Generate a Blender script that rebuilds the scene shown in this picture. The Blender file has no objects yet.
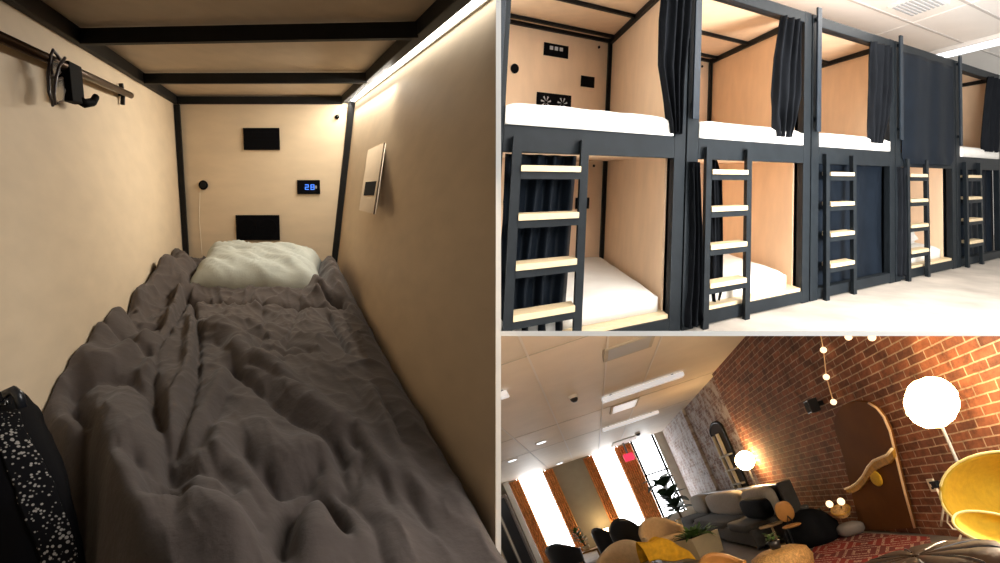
import bpy, bmesh, math, random
from mathutils import Vector, Matrix, noise
random.seed(7)
S = bpy.context.scene
C = S.collection
PI = math.pi
F = 560.0                                   # focal length in pixels of the 1000x563 frame
def V(*a): return Vector(a)
def ray(x, y): return V((x-500)/F, 1.0, (281.5-y)/F)

# ------------------------------------------------------------------ rooms: an origin and three axes each
class Room:
    def __init__(s, O, a, b, c):
        s.O = Vector(O); a, b, c = (Vector(q).normalized() for q in (a, b, c))
        s.T = Matrix(((a.x, b.x, c.x, s.O.x), (a.y, b.y, c.y, s.O.y), (a.z, b.z, c.z, s.O.z), (0, 0, 0, 1)))
        s.I = s.T.inverted()
    def on(s, x, y, ax, val=0.0):           # where the sight line to a measured point meets a plane of the room
        r = ray(x, y); A = s.I.to_3x3() @ r; B = s.I.to_3x3() @ s.O
        t = (val + B[ax]) / A[ax]
        return A*t - B
    def pt(s, u, v, w): return s.T @ V(u, v, w)
    def at(s, u, v, w, ax=None):
        m = s.T.copy(); p = s.pt(u, v, w)
        m.col[3] = (p.x, p.y, p.z, 1); return m
POD = Room(3.1*ray(174, 106), (1, 0, 0), (-226, 560, 117.5), (.05, -.2, .98))
BUNK = Room(4.64*ray(810, 302), (830, 560, 98.5), (-25, 560, 109.5), (380, 560, 6781))
LNG = Room(7.4*ray(870, 530), (.946, -.03, .322), (94, 560, -226.5), (-.4, 0, .917))   # u right (wall at 0), v away, w up

# ------------------------------------------------------------------ materials
def mat(name, col, rough=.6, metal=0, emit=None, es=0, noise_s=0, noise_a=.15, bump=0, bump_s=60, spec=.4, sheen=0):
    m = bpy.data.materials.new(name); m.use_nodes = True
    nt = m.node_tree; b = nt.nodes['Principled BSDF']
    b.inputs['Base Color'].default_value = (*col, 1); b.inputs['Roughness'].default_value = rough
    b.inputs['Metallic'].default_value = metal; b.inputs['Specular IOR Level'].default_value = spec
    if sheen: b.inputs['Sheen Weight'].default_value = sheen
    tc = nt.nodes.new('ShaderNodeTexCoord')
    if noise_s:
        n = nt.nodes.new('ShaderNodeTexNoise'); n.inputs['Scale'].default_value = noise_s; n.inputs['Detail'].default_value = 5
        nt.links.new(tc.outputs['Object'], n.inputs['Vector'])
        r = nt.nodes.new('ShaderNodeValToRGB')
        r.color_ramp.elements[0].position = .3; r.color_ramp.elements[1].position = .7
        r.color_ramp.elements[0].color = (*[c*(1-noise_a) for c in col], 1)
        r.color_ramp.elements[1].color = (*[min(1, c*(1+noise_a)) for c in col], 1)
        nt.links.new(n.outputs['Fac'], r.inputs['Fac']); nt.links.new(r.outputs['Color'], b.inputs['Base Color'])
    if bump:
        n2 = nt.nodes.new('ShaderNodeTexNoise'); n2.inputs['Scale'].default_value = bump_s; n2.inputs['Detail'].default_value = 4
        nt.links.new(tc.outputs['Object'], n2.inputs['Vector'])
        bp = nt.nodes.new('ShaderNodeBump'); bp.inputs['Strength'].default_value = bump; bp.inputs['Distance'].default_value = .01
        nt.links.new(n2.outputs['Fac'], bp.inputs['Height']); nt.links.new(bp.outputs['Normal'], b.inputs['Normal'])
    if emit:
        b.inputs['Emission Color'].default_value = (*emit, 1); b.inputs['Emission Strength'].default_value = es
    return m
def wood(name, col, sc=(2, 14, 14), amt=.12, rough=.55):
    m = mat(name, col, rough); nt = m.node_tree; b = nt.nodes['Principled BSDF']
    tc = nt.nodes.new('ShaderNodeTexCoord'); mp = nt.nodes.new('ShaderNodeMapping'); mp.inputs['Scale'].default_value = sc
    n = nt.nodes.new('ShaderNodeTexNoise'); n.inputs['Scale'].default_value = 3; n.inputs['Detail'].default_value = 6
    r = nt.nodes.new('ShaderNodeValToRGB')
    r.color_ramp.elements[0].position = .3; r.color_ramp.elements[1].position = .7
    r.color_ramp.elements[0].color = (*[c*(1-amt) for c in col], 1); r.color_ramp.elements[1].color = (*[c*(1+amt) for c in col], 1)
    nt.links.new(tc.outputs['Object'], mp.inputs['Vector']); nt.links.new(mp.outputs['Vector'], n.inputs['Vector'])
    nt.links.new(n.outputs['Fac'], r.inputs['Fac']); nt.links.new(r.outputs['Color'], b.inputs['Base Color'])
    return m
def glow(name, col, s):
    m = bpy.data.materials.new(name); m.use_nodes = True; nt = m.node_tree; nt.nodes.clear()
    e = nt.nodes.new('ShaderNodeEmission'); o = nt.nodes.new('ShaderNodeOutputMaterial')
    e.inputs['Color'].default_value = (*col, 1); e.inputs['Strength'].default_value = s
    nt.links.new(e.outputs[0], o.inputs[0]); return m
def brick(name, c1, c2, mortar, w=.28, h=.088, pale=None):
    m = mat(name, c1, .85); nt = m.node_tree; b = nt.nodes['Principled BSDF']
    uv = nt.nodes.new('ShaderNodeUVMap'); uv.uv_map = 'UVMap'
    nz = nt.nodes.new('ShaderNodeTexNoise'); nz.inputs['Scale'].default_value = 7; nz.inputs['Detail'].default_value = 3
    nt.links.new(uv.outputs[0], nz.inputs['Vector'])
    ma = nt.nodes.new('ShaderNodeVectorMath'); ma.operation = 'MULTIPLY_ADD'; ma.inputs[1].default_value = (.012, .012, 0)
    nt.links.new(nz.outputs['Color'], ma.inputs[0]); nt.links.new(uv.outputs[0], ma.inputs[2])
    t = nt.nodes.new('ShaderNodeTexBrick'); t.inputs['Scale'].default_value = 1
    t.inputs['Brick Width'].default_value = w; t.inputs['Row Height'].default_value = h
    t.inputs['Mortar Size'].default_value = .008; t.inputs['Mortar Smooth'].default_value = .3; t.inputs['Bias'].default_value = -.1
    t.inputs['Color1'].default_value = (*c1, 1); t.inputs['Color2'].default_value = (*c2, 1); t.inputs['Mortar'].default_value = (*mortar, 1)
    nt.links.new(ma.outputs[0], t.inputs['Vector'])
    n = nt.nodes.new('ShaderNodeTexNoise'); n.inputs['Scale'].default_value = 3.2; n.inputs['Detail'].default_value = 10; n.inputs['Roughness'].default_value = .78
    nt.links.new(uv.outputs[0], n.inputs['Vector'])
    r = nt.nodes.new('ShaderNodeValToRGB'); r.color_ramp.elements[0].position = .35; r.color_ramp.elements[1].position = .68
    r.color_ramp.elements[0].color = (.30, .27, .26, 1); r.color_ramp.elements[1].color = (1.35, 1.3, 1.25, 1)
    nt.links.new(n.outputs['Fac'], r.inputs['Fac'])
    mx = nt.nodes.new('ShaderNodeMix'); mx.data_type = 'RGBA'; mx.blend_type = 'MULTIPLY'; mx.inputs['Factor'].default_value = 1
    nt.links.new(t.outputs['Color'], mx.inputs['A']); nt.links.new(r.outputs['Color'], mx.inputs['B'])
    out = mx.outputs['Result']
    if pale:
        n3 = nt.nodes.new('ShaderNodeTexNoise'); n3.inputs['Scale'].default_value = 3; n3.inputs['Detail'].default_value = 9; n3.inputs['Roughness'].default_value = .75
        nt.links.new(uv.outputs[0], n3.inputs['Vector'])
        r3 = nt.nodes.new('ShaderNodeValToRGB'); r3.color_ramp.elements[0].position = .45; r3.color_ramp.elements[1].position = .55
        nt.links.new(n3.outputs['Fac'], r3.inputs['Fac'])
        m3 = nt.nodes.new('ShaderNodeMix'); m3.data_type = 'RGBA'; m3.inputs['B'].default_value = (*pale, 1)
        nt.links.new(r3.outputs['Color'], m3.inputs['Factor']); nt.links.new(out, m3.inputs['A']); out = m3.outputs['Result']
    nt.links.new(out, b.inputs['Base Color'])
    bp = nt.nodes.new('ShaderNodeBump'); bp.inputs['Strength'].default_value = .6; bp.inputs['Distance'].default_value = .012; bp.invert = True
    nt.links.new(t.outputs['Fac'], bp.inputs['Height']); nt.links.new(bp.outputs['Normal'], b.inputs['Normal'])
    return m
M = {}
M['white'] = mat('white_paint', (.9, .9, .88), .7)
M['ply'] = wood('pale_plywood', (.80, .58, .39), (3, 3, 1.2), .05, .6)
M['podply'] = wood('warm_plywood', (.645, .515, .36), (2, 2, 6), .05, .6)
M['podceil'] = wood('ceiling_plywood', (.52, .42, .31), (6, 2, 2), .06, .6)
M['black'] = mat('black_metal', (.008, .008, .008), .6, .0, spec=.2, noise_s=20, noise_a=.2)
M['char'] = mat('charcoal_metal', (.0095, .0125, .0155), .55, 0, spec=.15, noise_s=12, noise_a=.15)
M['char2'] = mat('slate_metal', (.014, .02, .028), .5, 0, spec=.25, noise_s=12, noise_a=.15)
M['led'] = glow('led_strip_glow', (1, .95, .85), 9)
M['duvet'] = mat('taupe_cotton', (.060, .046, .040), .95, noise_s=18, noise_a=.1, bump=.2, bump_s=60, sheen=.08)
M['pillow'] = mat('pale_sage_cotton', (.37, .385, .345), .9, noise_s=12, noise_a=.06, bump=.2, bump_s=30)
M['screen'] = mat('black_plastic', (.004, .004, .005), .7, spec=.04)
M['blue'] = glow('blue_digits', (.08, .25, 1), 1.6)
M['rodm'] = mat('dark_bronze', (.06, .035, .02), .35, .7)
M['glass'] = mat('spectacle_lens', (.8, .8, .78), .1, spec=.6); M['glass'].node_tree.nodes['Principled BSDF'].inputs['Transmission Weight'].default_value = .9
M['tort'] = mat('grey_spectacle_frame', (.05, .04, .045), .3)
M['greyplate'] = mat('bracket_grey', (.25, .25, .25), .5)
M['mattress'] = mat('white_mattress', (.70, .685, .65), .85, noise_s=8, noise_a=.03, bump=.25, bump_s=14)
M['tread'] = wood('blond_wood', (.60, .47, .29), (3, 10, 10), .08, .5)
M['curt'] = mat('black_curtain', (.006, .007, .009), .85, spec=.05, noise_s=8, noise_a=.2)
M['curt2'] = mat('navy_black_satin', (.005, .008, .013), .6, spec=.10, noise_s=8, noise_a=.2)
M['concrete'] = mat('pale_concrete', (.40, .36, .315), .6, noise_s=2.6, noise_a=.22, bump=.1, bump_s=6)
M['tile'] = mat('white_ceiling_tile', (.86, .83, .80), .85, noise_s=3, noise_a=.02)
M['grid'] = mat('ceiling_grid', (.55, .52, .50), .6)
M['vent'] = mat('grey_grille', (.48, .50, .53), .5)
M['fitting'] = mat('lit_white_fitting', (.8, .8, .8), .5, emit=(.92, .95, 1), es=.45)
M['fluor'] = glow('fluorescent_tube', (.9, .95, 1), 3.0)
M['lounge_ceiling'] = mat('ceiling_plaster', (.82, .74, .64), .6, noise_s=2, noise_a=.04)
M['brick'] = brick('red_brick', (.32, .118, .058), (.14, .053, .031), (.50, .37, .26))
M['brick_old'] = brick('weathered_brick', (.26, .13, .09), (.16, .08, .06), (.42, .36, .31), pale=(.42, .36, .33))
M['brick_white'] = brick('whitewashed_brick', (.46, .40, .39), (.33, .25, .23), (.62, .60, .60), pale=(.52, .50, .52))
M['plaster'] = mat('cream_plaster', (.55, .52, .45), .8, noise_s=4, noise_a=.05)
M['olive'] = mat('olive_grey_plaster', (.36, .33, .25), .8, noise_s=4, noise_a=.05)
M['day'] = glow('daylight', (.97, .985, 1), 9)
M['amber'] = mat('amber_curtain', (.80, .36, .12), .8, noise_s=9, noise_a=.25)
M['floor_l'] = mat('grey_lounge_floor', (.20, .18, .16), .5, noise_s=3, noise_a=.15)
M['lamp'] = glow('lamp_globe', (1, .66, .30), 27)
M['lamp2'] = glow('small_lamp_globe', (1, .62, .27), 75)
M['bulb'] = glow('bulb_glow', (1, .70, .40), 2.2)
M['mirror'] = mat('brown_panel', (.115, .042, .007), .75, spec=.15, noise_s=2, noise_a=.2)
M['palewood'] = mat('pale_wood_edge', (.62, .42, .24), .5)
M['cream'] = mat('cream_edge', (.85, .68, .42), .5)
M['gold'] = mat('gold_brown', (.46, .25, .03), .45, .2, noise_s=18, noise_a=.3)
M['yellow'] = mat('mustard_fabric', (.56, .35, .02), .85, noise_s=30, noise_a=.08, bump=.1)
M['yrim'] = mat('pale_yellow_piping', (.72, .60, .25), .7)
M['leather'] = mat('dark_brown_leather', (.032, .015, .007), .55, spec=.07, noise_s=10, noise_a=.3, bump=.2, bump_s=18)
M['sofa'] = mat('charcoal_fabric', (.045, .045, .045), .9, noise_s=20, noise_a=.15)
M['cush'] = mat('grey_cushion_fabric', (.30, .275, .24), .9, noise_s=20, noise_a=.1)
M['navy'] = mat('black_leather', (.012, .014, .018), .3, spec=.6)
M['beige'] = mat('beige_fabric', (.55, .43, .28), .9, noise_s=20, noise_a=.08)
M['throw'] = mat('mustard_throw', (.66, .37, .02), .9, noise_s=14, noise_a=.2, bump=.4, bump_s=25)
M['wicker'] = mat('woven_rattan', (.50, .30, .11), .7, noise_s=45, noise_a=.4, bump=.6, bump_s=60)
M['tan'] = mat('tan_leather', (.46, .23, .07), .4, noise_s=8, noise_a=.12)
M['leaf'] = mat('dark_leaf', (.022, .06, .024), .5, noise_s=12, noise_a=.4)
M['leaf2'] = mat('fern_leaf', (.05, .13, .025), .55, noise_s=12, noise_a=.4)
M['stem'] = mat('brown_stem', (.12, .07, .035), .7)
M['potw'] = mat('cream_planter', (.66, .56, .36), .6, noise_s=6, noise_a=.05)
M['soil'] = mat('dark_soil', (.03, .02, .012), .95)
M['tabletop'] = mat('pale_table_top', (.72, .58, .36), .4, noise_s=8, noise_a=.06)
M['red'] = mat('pink_red_sign', (.8, .04, .09), .5, emit=(1, .05, .12), es=.9)
M['cable'] = mat('white_cable', (.75, .68, .55), .5)
M['grey'] = mat('grey_fabric', (.18, .16, .15), .9)

# ------------------------------------------------------------------ mesh builders (local coordinates)
def nb(): return bmesh.new()
def box(bm, x0, x1, y0, y1, z0, z1, bev=0):
    r = bmesh.ops.create_cube(bm, size=1)
    vs = r['verts']
    for v in vs:
        v.co = V(x0+(v.co.x+.5)*(x1-x0), y0+(v.co.y+.5)*(y1-y0), z0+(v.co.z+.5)*(z1-z0))
    if bev:
        es = {e for v in vs for e in v.link_edges}
        bmesh.ops.bevel(bm, geom=list(es), offset=bev, segments=2, affect='EDGES', profile=.6)
    return bm
def hexa(bm, b4, t4):                       # eight corners, bottom loop then top loop
    a = [bm.verts.new(p) for p in b4]; b = [bm.verts.new(p) for p in t4]
    bm.faces.new(a[::-1]); bm.faces.new(b)
    for i in range(4): bm.faces.new((a[i], a[(i+1) % 4], b[(i+1) % 4], b[i]))
    return bm
def tube(bm, pts, r, seg=8, closed=False):
    pts = [Vector(p) for p in pts]; n = len(pts); rings = []
    for i, p in enumerate(pts):
        if closed: d = pts[(i+1) % n]-pts[i-1]
        else: d = pts[min(i+1, n-1)]-pts[max(i-1, 0)]
        d.normalize(); up = V(0, 0, 1) if abs(d.z) < .9 else V(1, 0, 0)
        e1 = d.cross(up).normalized(); e2 = d.cross(e1)
        rr = r[i] if isinstance(r, (list, tuple)) else r
        rings.append([bm.verts.new(p + e1*rr*math.cos(2*PI*k/seg) + e2*rr*math.sin(2*PI*k/seg)) for k in range(seg)])
    for i in range(n if closed else n-1):
        A, B = rings[i], rings[(i+1) % n]
        for k in range(seg): bm.faces.new((A[k], A[(k+1) % seg], B[(k+1) % seg], B[k]))
    if not closed:
        bm.faces.new(rings[0][::-1]); bm.faces.new(rings[-1])
    return bm
def lathe(bm, prof, seg=28, c=(0, 0, 0), fn=None):
    c = Vector(c); rings = []
    for r, z in prof:
        ring = []
        for k in range(seg):
            a = 2*PI*k/seg; rr, zz = (r, z) if not fn else fn(r, z, a)
            ring.append(bm.verts.new(c + V(rr*math.cos(a), rr*math.sin(a), zz)))
        rings.append(ring)
    for A, B in zip(rings, rings[1:]):
        for k in range(seg): bm.faces.new((A[k], A[(k+1) % seg], B[(k+1) % seg], B[k]))
    bm.faces.new(rings[0][::-1]); bm.faces.new(rings[-1])
    return bm
def ell(bm, c, sx, sy, sz, p=2.0, nu=24, nv=14, bump=0, seed=0, fr=3):   # superellipsoid cushion
    c = Vector(c)
    def sg(x): return math.copysign(abs(x)**(2/p), x)
    rings = []
    for j in range(1, nv):
        t = -PI/2 + PI*j/nv; ring = []
        for i in range(nu):
            a = 2*PI*i/nu
            q = V(sx*sg(math.cos(t))*sg(math.cos(a)), sy*sg(math.cos(t))*sg(math.sin(a)), sz*sg(math.sin(t)))
            if bump: q *= 1 + bump*noise.noise(V(q.x/sx*fr+seed, q.y/sy*fr, q.z/sz*fr))
            ring.append(bm.verts.new(c+q))
        rings.append(ring)
    b = bm.verts.new(c-V(0, 0, sz)); t = bm.verts.new(c+V(0, 0, sz))
    for A, B in zip(rings, rings[1:]):
        for k in range(nu): bm.faces.new((A[k], A[(k+1) % nu], B[(k+1) % nu], B[k]))
    for k in range(nu):
        bm.faces.new((b, rings[0][(k+1) % nu], rings[0][k])); bm.faces.new((t, rings[-1][k], rings[-1][(k+1) % nu]))
    return bm
def grid(bm, nu, nv, fn):
    g = [[bm.verts.new(fn(i/nu, j/nv)) for i in range(nu+1)] for j in range(nv+1)]
    for j in range(nv):
        for i in range(nu): bm.faces.new((g[j][i], g[j][i+1], g[j+1][i+1], g[j+1][i]))
    return bm
def slab(bm, pts, d):                       # polygon of 3-D points thickened by vector d
    d = Vector(d); a = [bm.verts.new(p) for p in pts]; b = [bm.verts.new(Vector(p)+d) for p in pts]
    n = len(a); bm.faces.new(a[::-1]); bm.faces.new(b)
    for i in range(n): bm.faces.new((a[i], a[(i+1) % n], b[(i+1) % n], b[i]))
    return bm
def sheet(bm, nu, nv, fn, th):              # a grid with real thickness along the vector th
    th = Vector(th)
    a = [[bm.verts.new(fn(i/nu, j/nv)) for i in range(nu+1)] for j in range(nv+1)]
    b = [[bm.verts.new(v.co+th) for v in row] for row in a]
    for j in range(nv):
        for i in range(nu):
            bm.faces.new((a[j][i], a[j][i+1], a[j+1][i+1], a[j+1][i])); bm.faces.new((b[j][i], b[j+1][i], b[j+1][i+1], b[j][i+1]))
    for i in range(nu):
        bm.faces.new((a[0][i], b[0][i], b[0][i+1], a[0][i+1])); bm.faces.new((a[nv][i], a[nv][i+1], b[nv][i+1], b[nv][i]))
    for j in range(nv):
        bm.faces.new((a[j][0], a[j+1][0], b[j+1][0], b[j][0])); bm.faces.new((a[j][nu], b[j][nu], b[j+1][nu], a[j+1][nu]))
    return bm
def leaf(bm, base, d, L, W, up=(0, 0, 1), droop=.3):
    base = Vector(base); d = Vector(d).normalized(); up = Vector(up); s = d.cross(up)
    if s.length < .05: s = V(1, 0, 0)
    s.normalize(); n = s.cross(d)
    pr = [(0, .08), (.2, .7), (.45, 1), (.7, .85), (.9, .4), (1, .04)]
    rows = []
    for t, w in pr:
        p = base + d*L*t - Vector(up)*L*droop*t*t
        rows.append([bm.verts.new(p - s*W/2*w + n*.1*W*w), bm.verts.new(p), bm.verts.new(p + s*W/2*w + n*.1*W*w)])
    for A, B in zip(rows, rows[1:]):
        bm.faces.new((A[0], A[1], B[1], B[0])); bm.faces.new((A[1], A[2], B[2], B[1]))
    return bm

# ------------------------------------------------------------------ linking
ORG = {}
WALLX = (-.0076, .0019)                     # faces of the added dividing wall between the berth and the rooms beside it
SLOPE = (49.5/F, 54.5/F)                    # faces of the added slab between the two rooms
CL_POD = [((WALLX[0], 0, 0), (1, 0, 0))]
CL_BUNK = [((WALLX[1], 0, 0), (-1, 0, 0)), ((0, 0, 0), (0, -SLOPE[0], -1))]
CL_LNG = [((WALLX[1]+.002, 0, 0), (-1, 0, 0)), ((0, 0, 0), (0, SLOPE[1], 1))]
def org(o): return ORG.get(o.name, V(0, 0, 0))
def tag(o, label=None, cat=None, group=None, kind=None):
    if label: o['label'] = label
    if cat: o['category'] = cat
    if group: o['group'] = group
    if kind: o['kind'] = kind
    return o
def obj(name, bm, m, parent=None, T=None, clip=None, smooth=False, uv=None, base=None, **kw):
    if T is not None: bm.transform(T)
    for co, no in (clip or []):
        r = bmesh.ops.bisect_plane(bm, geom=bm.verts[:]+bm.edges[:]+bm.faces[:], plane_co=co, plane_no=no, clear_outer=True)
        ce = [e for e in r['geom_cut'] if isinstance(e, bmesh.types.BMEdge) and e.is_valid]
        if ce: bmesh.ops.holes_fill(bm, edges=ce)
    if not bm.verts: bm.free(); return None
    bmesh.ops.recalc_face_normals(bm, faces=bm.faces[:])
    if uv:
        R, a, b = uv; l = bm.loops.layers.uv.new('UVMap')
        for f in bm.faces:
            for lp in f.loops:
                q = R.I @ lp.vert.co; lp[l].uv = (q[a], q[b])
    if parent is not None: o0 = org(parent)
    elif base is not None: o0 = Vector(base)
    else:
        xs = [v.co for v in bm.verts]
        o0 = V(sum(p.x for p in xs)/len(xs), sum(p.y for p in xs)/len(xs), min(p.z for p in xs))
    bm.transform(Matrix.Translation(-o0))
    me = bpy.data.meshes.new(name); bm.to_mesh(me); bm.free()
    me.materials.append(m if not isinstance(m, str) else M[m])
    if smooth:
        for p in me.polygons: p.use_smooth = True
    o = bpy.data.objects.new(name, me); C.objects.link(o)
    if parent is not None: o.parent = parent
    else: o.location = o0
    ORG[o.name] = o0
    return tag(o, **kw)
def thing(name, loc, label, cat, group=None):
    o = bpy.data.objects.new(name, None); C.objects.link(o); o.location = loc; o.empty_display_size = .1
    ORG[o.name] = Vector(loc)
    return tag(o, label, cat, group)
def struct(name, bm, m, **kw): return obj(name, bm, m, kind='structure', **kw)

# ================================================================== added wall and slab that keep the rooms and their light apart
Y0 = 1.05
struct('wall_added_divider', box(nb(), WALLX[0], WALLX[1], Y0, 24, -13, 13), 'white')
bm = nb(); x1 = 1.3
hexa(bm, [V(WALLX[1], Y0, -SLOPE[1]*Y0), V(x1, Y0, -SLOPE[1]*Y0), V(6, 5, -SLOPE[1]*5), V(WALLX[1], 5, -SLOPE[1]*5)],
         [V(WALLX[1], Y0, -SLOPE[0]*Y0), V(x1, Y0, -SLOPE[0]*Y0), V(6, 5, -SLOPE[0]*5), V(WALLX[1], 5, -SLOPE[0]*5)])
struct('floor', bm, 'white')  # added slab between bunk room and lounge, stops light passing between them

# ================================================================== 1. the sleeping berth (left)
R = POD; T = R.T
VF = -3.0                                  # near end of the berth
UT, KU = .999, .1188                        # right wall leans in: u = UT + KU*w
def ur(w): return UT + KU*w
struct('wall_left', box(nb(), -.03, 0, VF, .03, -1.5, .09), 'podply', T=T)
bm = nb(); w0, w1 = -1.5, .09
hexa(bm, [V(ur(w0), VF, w0), V(ur(w0)+.02, VF, w0), V(ur(w0)+.02, .03, w0), V(ur(w0), .03, w0)],
         [V(ur(w1), VF, w1), V(ur(w1)+.02, VF, w1), V(ur(w1)+.02, .03, w1), V(ur(w1), .03, w1)])
struct('wall_right', bm, 'podply', T=T, clip=CL_POD)
struct('wall_back', box(nb(), -.03, 1.03, 0, .03, -1.5, .09), 'podply', T=T)
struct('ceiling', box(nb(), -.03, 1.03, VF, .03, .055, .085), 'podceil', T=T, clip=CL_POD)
struct('floor', box(nb(), -.03, 1.03, VF, .03, -1.53, -1.5), 'podply', T=T, clip=CL_POD)
# steel frame along the edges
struct('trim_1', box(nb(), 0, .022, VF, 0, .010, .054, .003), 'black', T=T)
struct('trim_2', box(nb(), .926, .962, VF, 0, .014, .054, .003), 'black', T=T, clip=CL_POD)
struct('trim_3', box(nb(), .002, .034, -.03, 0, -1.5, .006, .003), 'black', T=T)
bm = nb(); w0, w1 = -1.5, .03
hexa(bm, [V(ur(w0)-.034, -.03, w0), V(ur(w0)-.002, -.03, w0), V(ur(w0)-.002, 0, w0), V(ur(w0)-.034, 0, w0)],
         [V(ur(w1)-.034, -.03, w1), V(ur(w1)-.002, -.03, w1), V(ur(w1)-.002, 0, w1), V(ur(w1)-.034, 0, w1)])
struct('trim_4', bm, 'black', T=T)
for k, (va, vb) in enumerate(((-.035, -.03), (-.89, -.91), (-1.72, -1.80), (-2.44, -2.5))):
    bm = nb(); h = .040
    hexa(bm, [V(.022, va, .008), V(.93, vb, .008), V(.93, vb+.03, .008), V(.022, va+.03, .008)],
             [V(.022, va, .008+h), V(.93, vb, .008+h), V(.93, vb+.03, .008+h), V(.022, va+.03, .008+h)])
    struct('trim_%d' % (5+k), bm, 'black', T=T)
# LED strip along the right ceiling edge
t = thing('led_strip', R.pt(.98, -1.3, 0), 'glowing white light strip along the right ceiling edge of the berth', 'light')
bm = nb(); VE = -2.2; hexa(bm, [V(.964, VE, .026), V(.993, VE, .021), V(.993, -.01, .021), V(.964, -.01, .026)],
                    [V(.964, VE, .036), V(.993, VE, .034), V(.993, -.01, .034), V(.964, -.01, .036)])
obj('diffuser', bm, 'led', t, T=T, clip=CL_POD)
obj('lip', box(nb(), .9935, 1.0, VE, -.01, .017, .0365), 'white', t, T=T, clip=CL_POD)  # added lip, shades the right wall close to the strip
obj('channel', box(nb(), .964, 1.0, VE, -.01, .0365, .052), 'greyplate', t, T=T, clip=CL_POD)
# fittings on the back wall
def bk(x, y): return R.on(x, y, 1, 0)
def rect_bk(x0, y0, x1, y1): a, b = bk(x0, y0), bk(x1, y1); return a.x, b.x, b.z, a.z
u0, u1, z0, z1 = rect_bk(243, 128, 280, 150)
t = thing('ventilation_panel', R.pt((u0+u1)/2, 0, z0), 'black rectangular panel high on the berth back wall', 'panel')
obj('frame', box(nb(), u0, u1, -.012, 0, z0, z1, .002), 'screen', t, T=T)
for k in range(5):
    zz = z0+.02+(z1-z0-.04)*k/4; obj('slat', box(nb(), u0+.012, u1-.012, -.015, -.011, zz-.004, zz+.004), 'screen', t, T=T)
u0, u1, z0, z1 = rect_bk(235.5, 215, 280, 240)
t = thing('fan_panel', R.pt((u0+u1)/2, 0, z0), 'larger black fan panel low on the back wall just above the pillow', 'panel')
obj('frame', box(nb(), u0, u1, -.012, 0, z0, z1, .002), 'screen', t, T=T)
for q in (.27, .73):
    cu = u0+(u1-u0)*q; cz = (z0+z1)/2
    bm = nb(); tube(bm, [V(cu+.05*math.cos(a*PI/12), -.013, cz+.05*math.sin(a*PI/12)) for a in range(24)], .003, 6, True)
    obj('fan_ring', bm, 'screen', t, T=T)
    bm = nb()
    for k in range(7):
        a = 2*PI*k/7; slab(bm, [V(cu+.01*math.cos(a), -.0135, cz+.01*math.sin(a)), V(cu+.045*math.cos(a+.25), -.0135, cz+.045*math.sin(a+.25)), V(cu+.045*math.cos(a+.65), -.0135, cz+.045*math.sin(a+.65))], (0, -.002, 0))
    obj('fan_blades', bm, 'screen', t, T=T)
p = bk(203.5, 185)
t = thing('wall_socket', R.pt(p.x, 0, p.z-.03), 'small round black socket on the left of the berth back wall', 'socket')
bm = nb(); lathe(bm, [(.026, 0), (.027, .012), (.021, .016)], 20); bm.transform(Matrix.Rotation(PI/2, 4, 'X')); obj('ring', bm, 'screen', t, T=T @ Matrix.Translation(p))
bm = nb(); lathe(bm, [(.0195, .014), (.015, .019), (.004, .02)], 16); bm.transform(Matrix.Rotation(PI/2, 4, 'X')); obj('face', bm, 'black', t, T=T @ Matrix.Translation(p))
obj('cable', tube(nb(), [R.pt(p.x-.02, -.006, p.z-.02), R.pt(p.x-.035, -.004, p.z-.2), R.pt(p.x-.03, -.004, p.z-.4)], .0015, 5), 'cable', t)
u0, u1, z0, z1 = rect_bk(297, 180, 320, 194)
t = thing('control_panel', R.pt((u0+u1)/2, 0, z0), 'small black control panel with blue lit digits', 'panel')
obj('housing', box(nb(), u0, u1, -.012, 0, z0, z1, .002), 'screen', t, T=T)
bm = nb(); cu = u0+(u1-u0)*.42; cz = (z0+z1)/2
def seg7(cx, cz, w, h, on, yy=-.0135, d=.0045):
    b = {'a': (-w, w, h-d, h), 'd': (-w, w, -h, -h+d), 'g': (-w, w, -d/2, d/2), 'f': (-w, -w+d, 0, h), 'e': (-w, -w+d, -h, 0), 'b': (w-d, w, 0, h), 'c': (w-d, w, -h, 0)}
    for s in on: x0, x1, y0, y1 = b[s]; box(bm, cx+x0, cx+x1, yy, yy+.002, cz+y0, cz+y1)
seg7(cu, cz, .011, .015, 'abged'); seg7(cu+.032, cz, .011, .015, 'abcdefg')
obj('digits', bm, 'blue', t, T=T, label='blue lit digits')
obj('button', box(nb(), u1-.03, u1-.018, -.015, -.011, cz-.008, cz+.008, .001), 'greyplate', t, T=T)
p = bk(337, 117)
t = thing('wall_hook', R.pt(p.x, 0, p.z), 'tiny black hook with a thin cord in the top right of the back wall', 'hook')
bm = nb(); lathe(bm, [(.012, 0), (.012, .01), (.006, .02)], 14); bm.transform(Matrix.Rotation(PI/2, 4, 'X')); obj('knob', bm, 'screen', t, T=T @ Matrix.Translation(p))
obj('cord', tube(nb(), [R.pt(p.x, -.02, p.z), R.pt(p.x+.045, -.02, p.z+.045), R.pt(.97, -.025, .005)], .0012, 5), 'greyplate', t)
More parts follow.
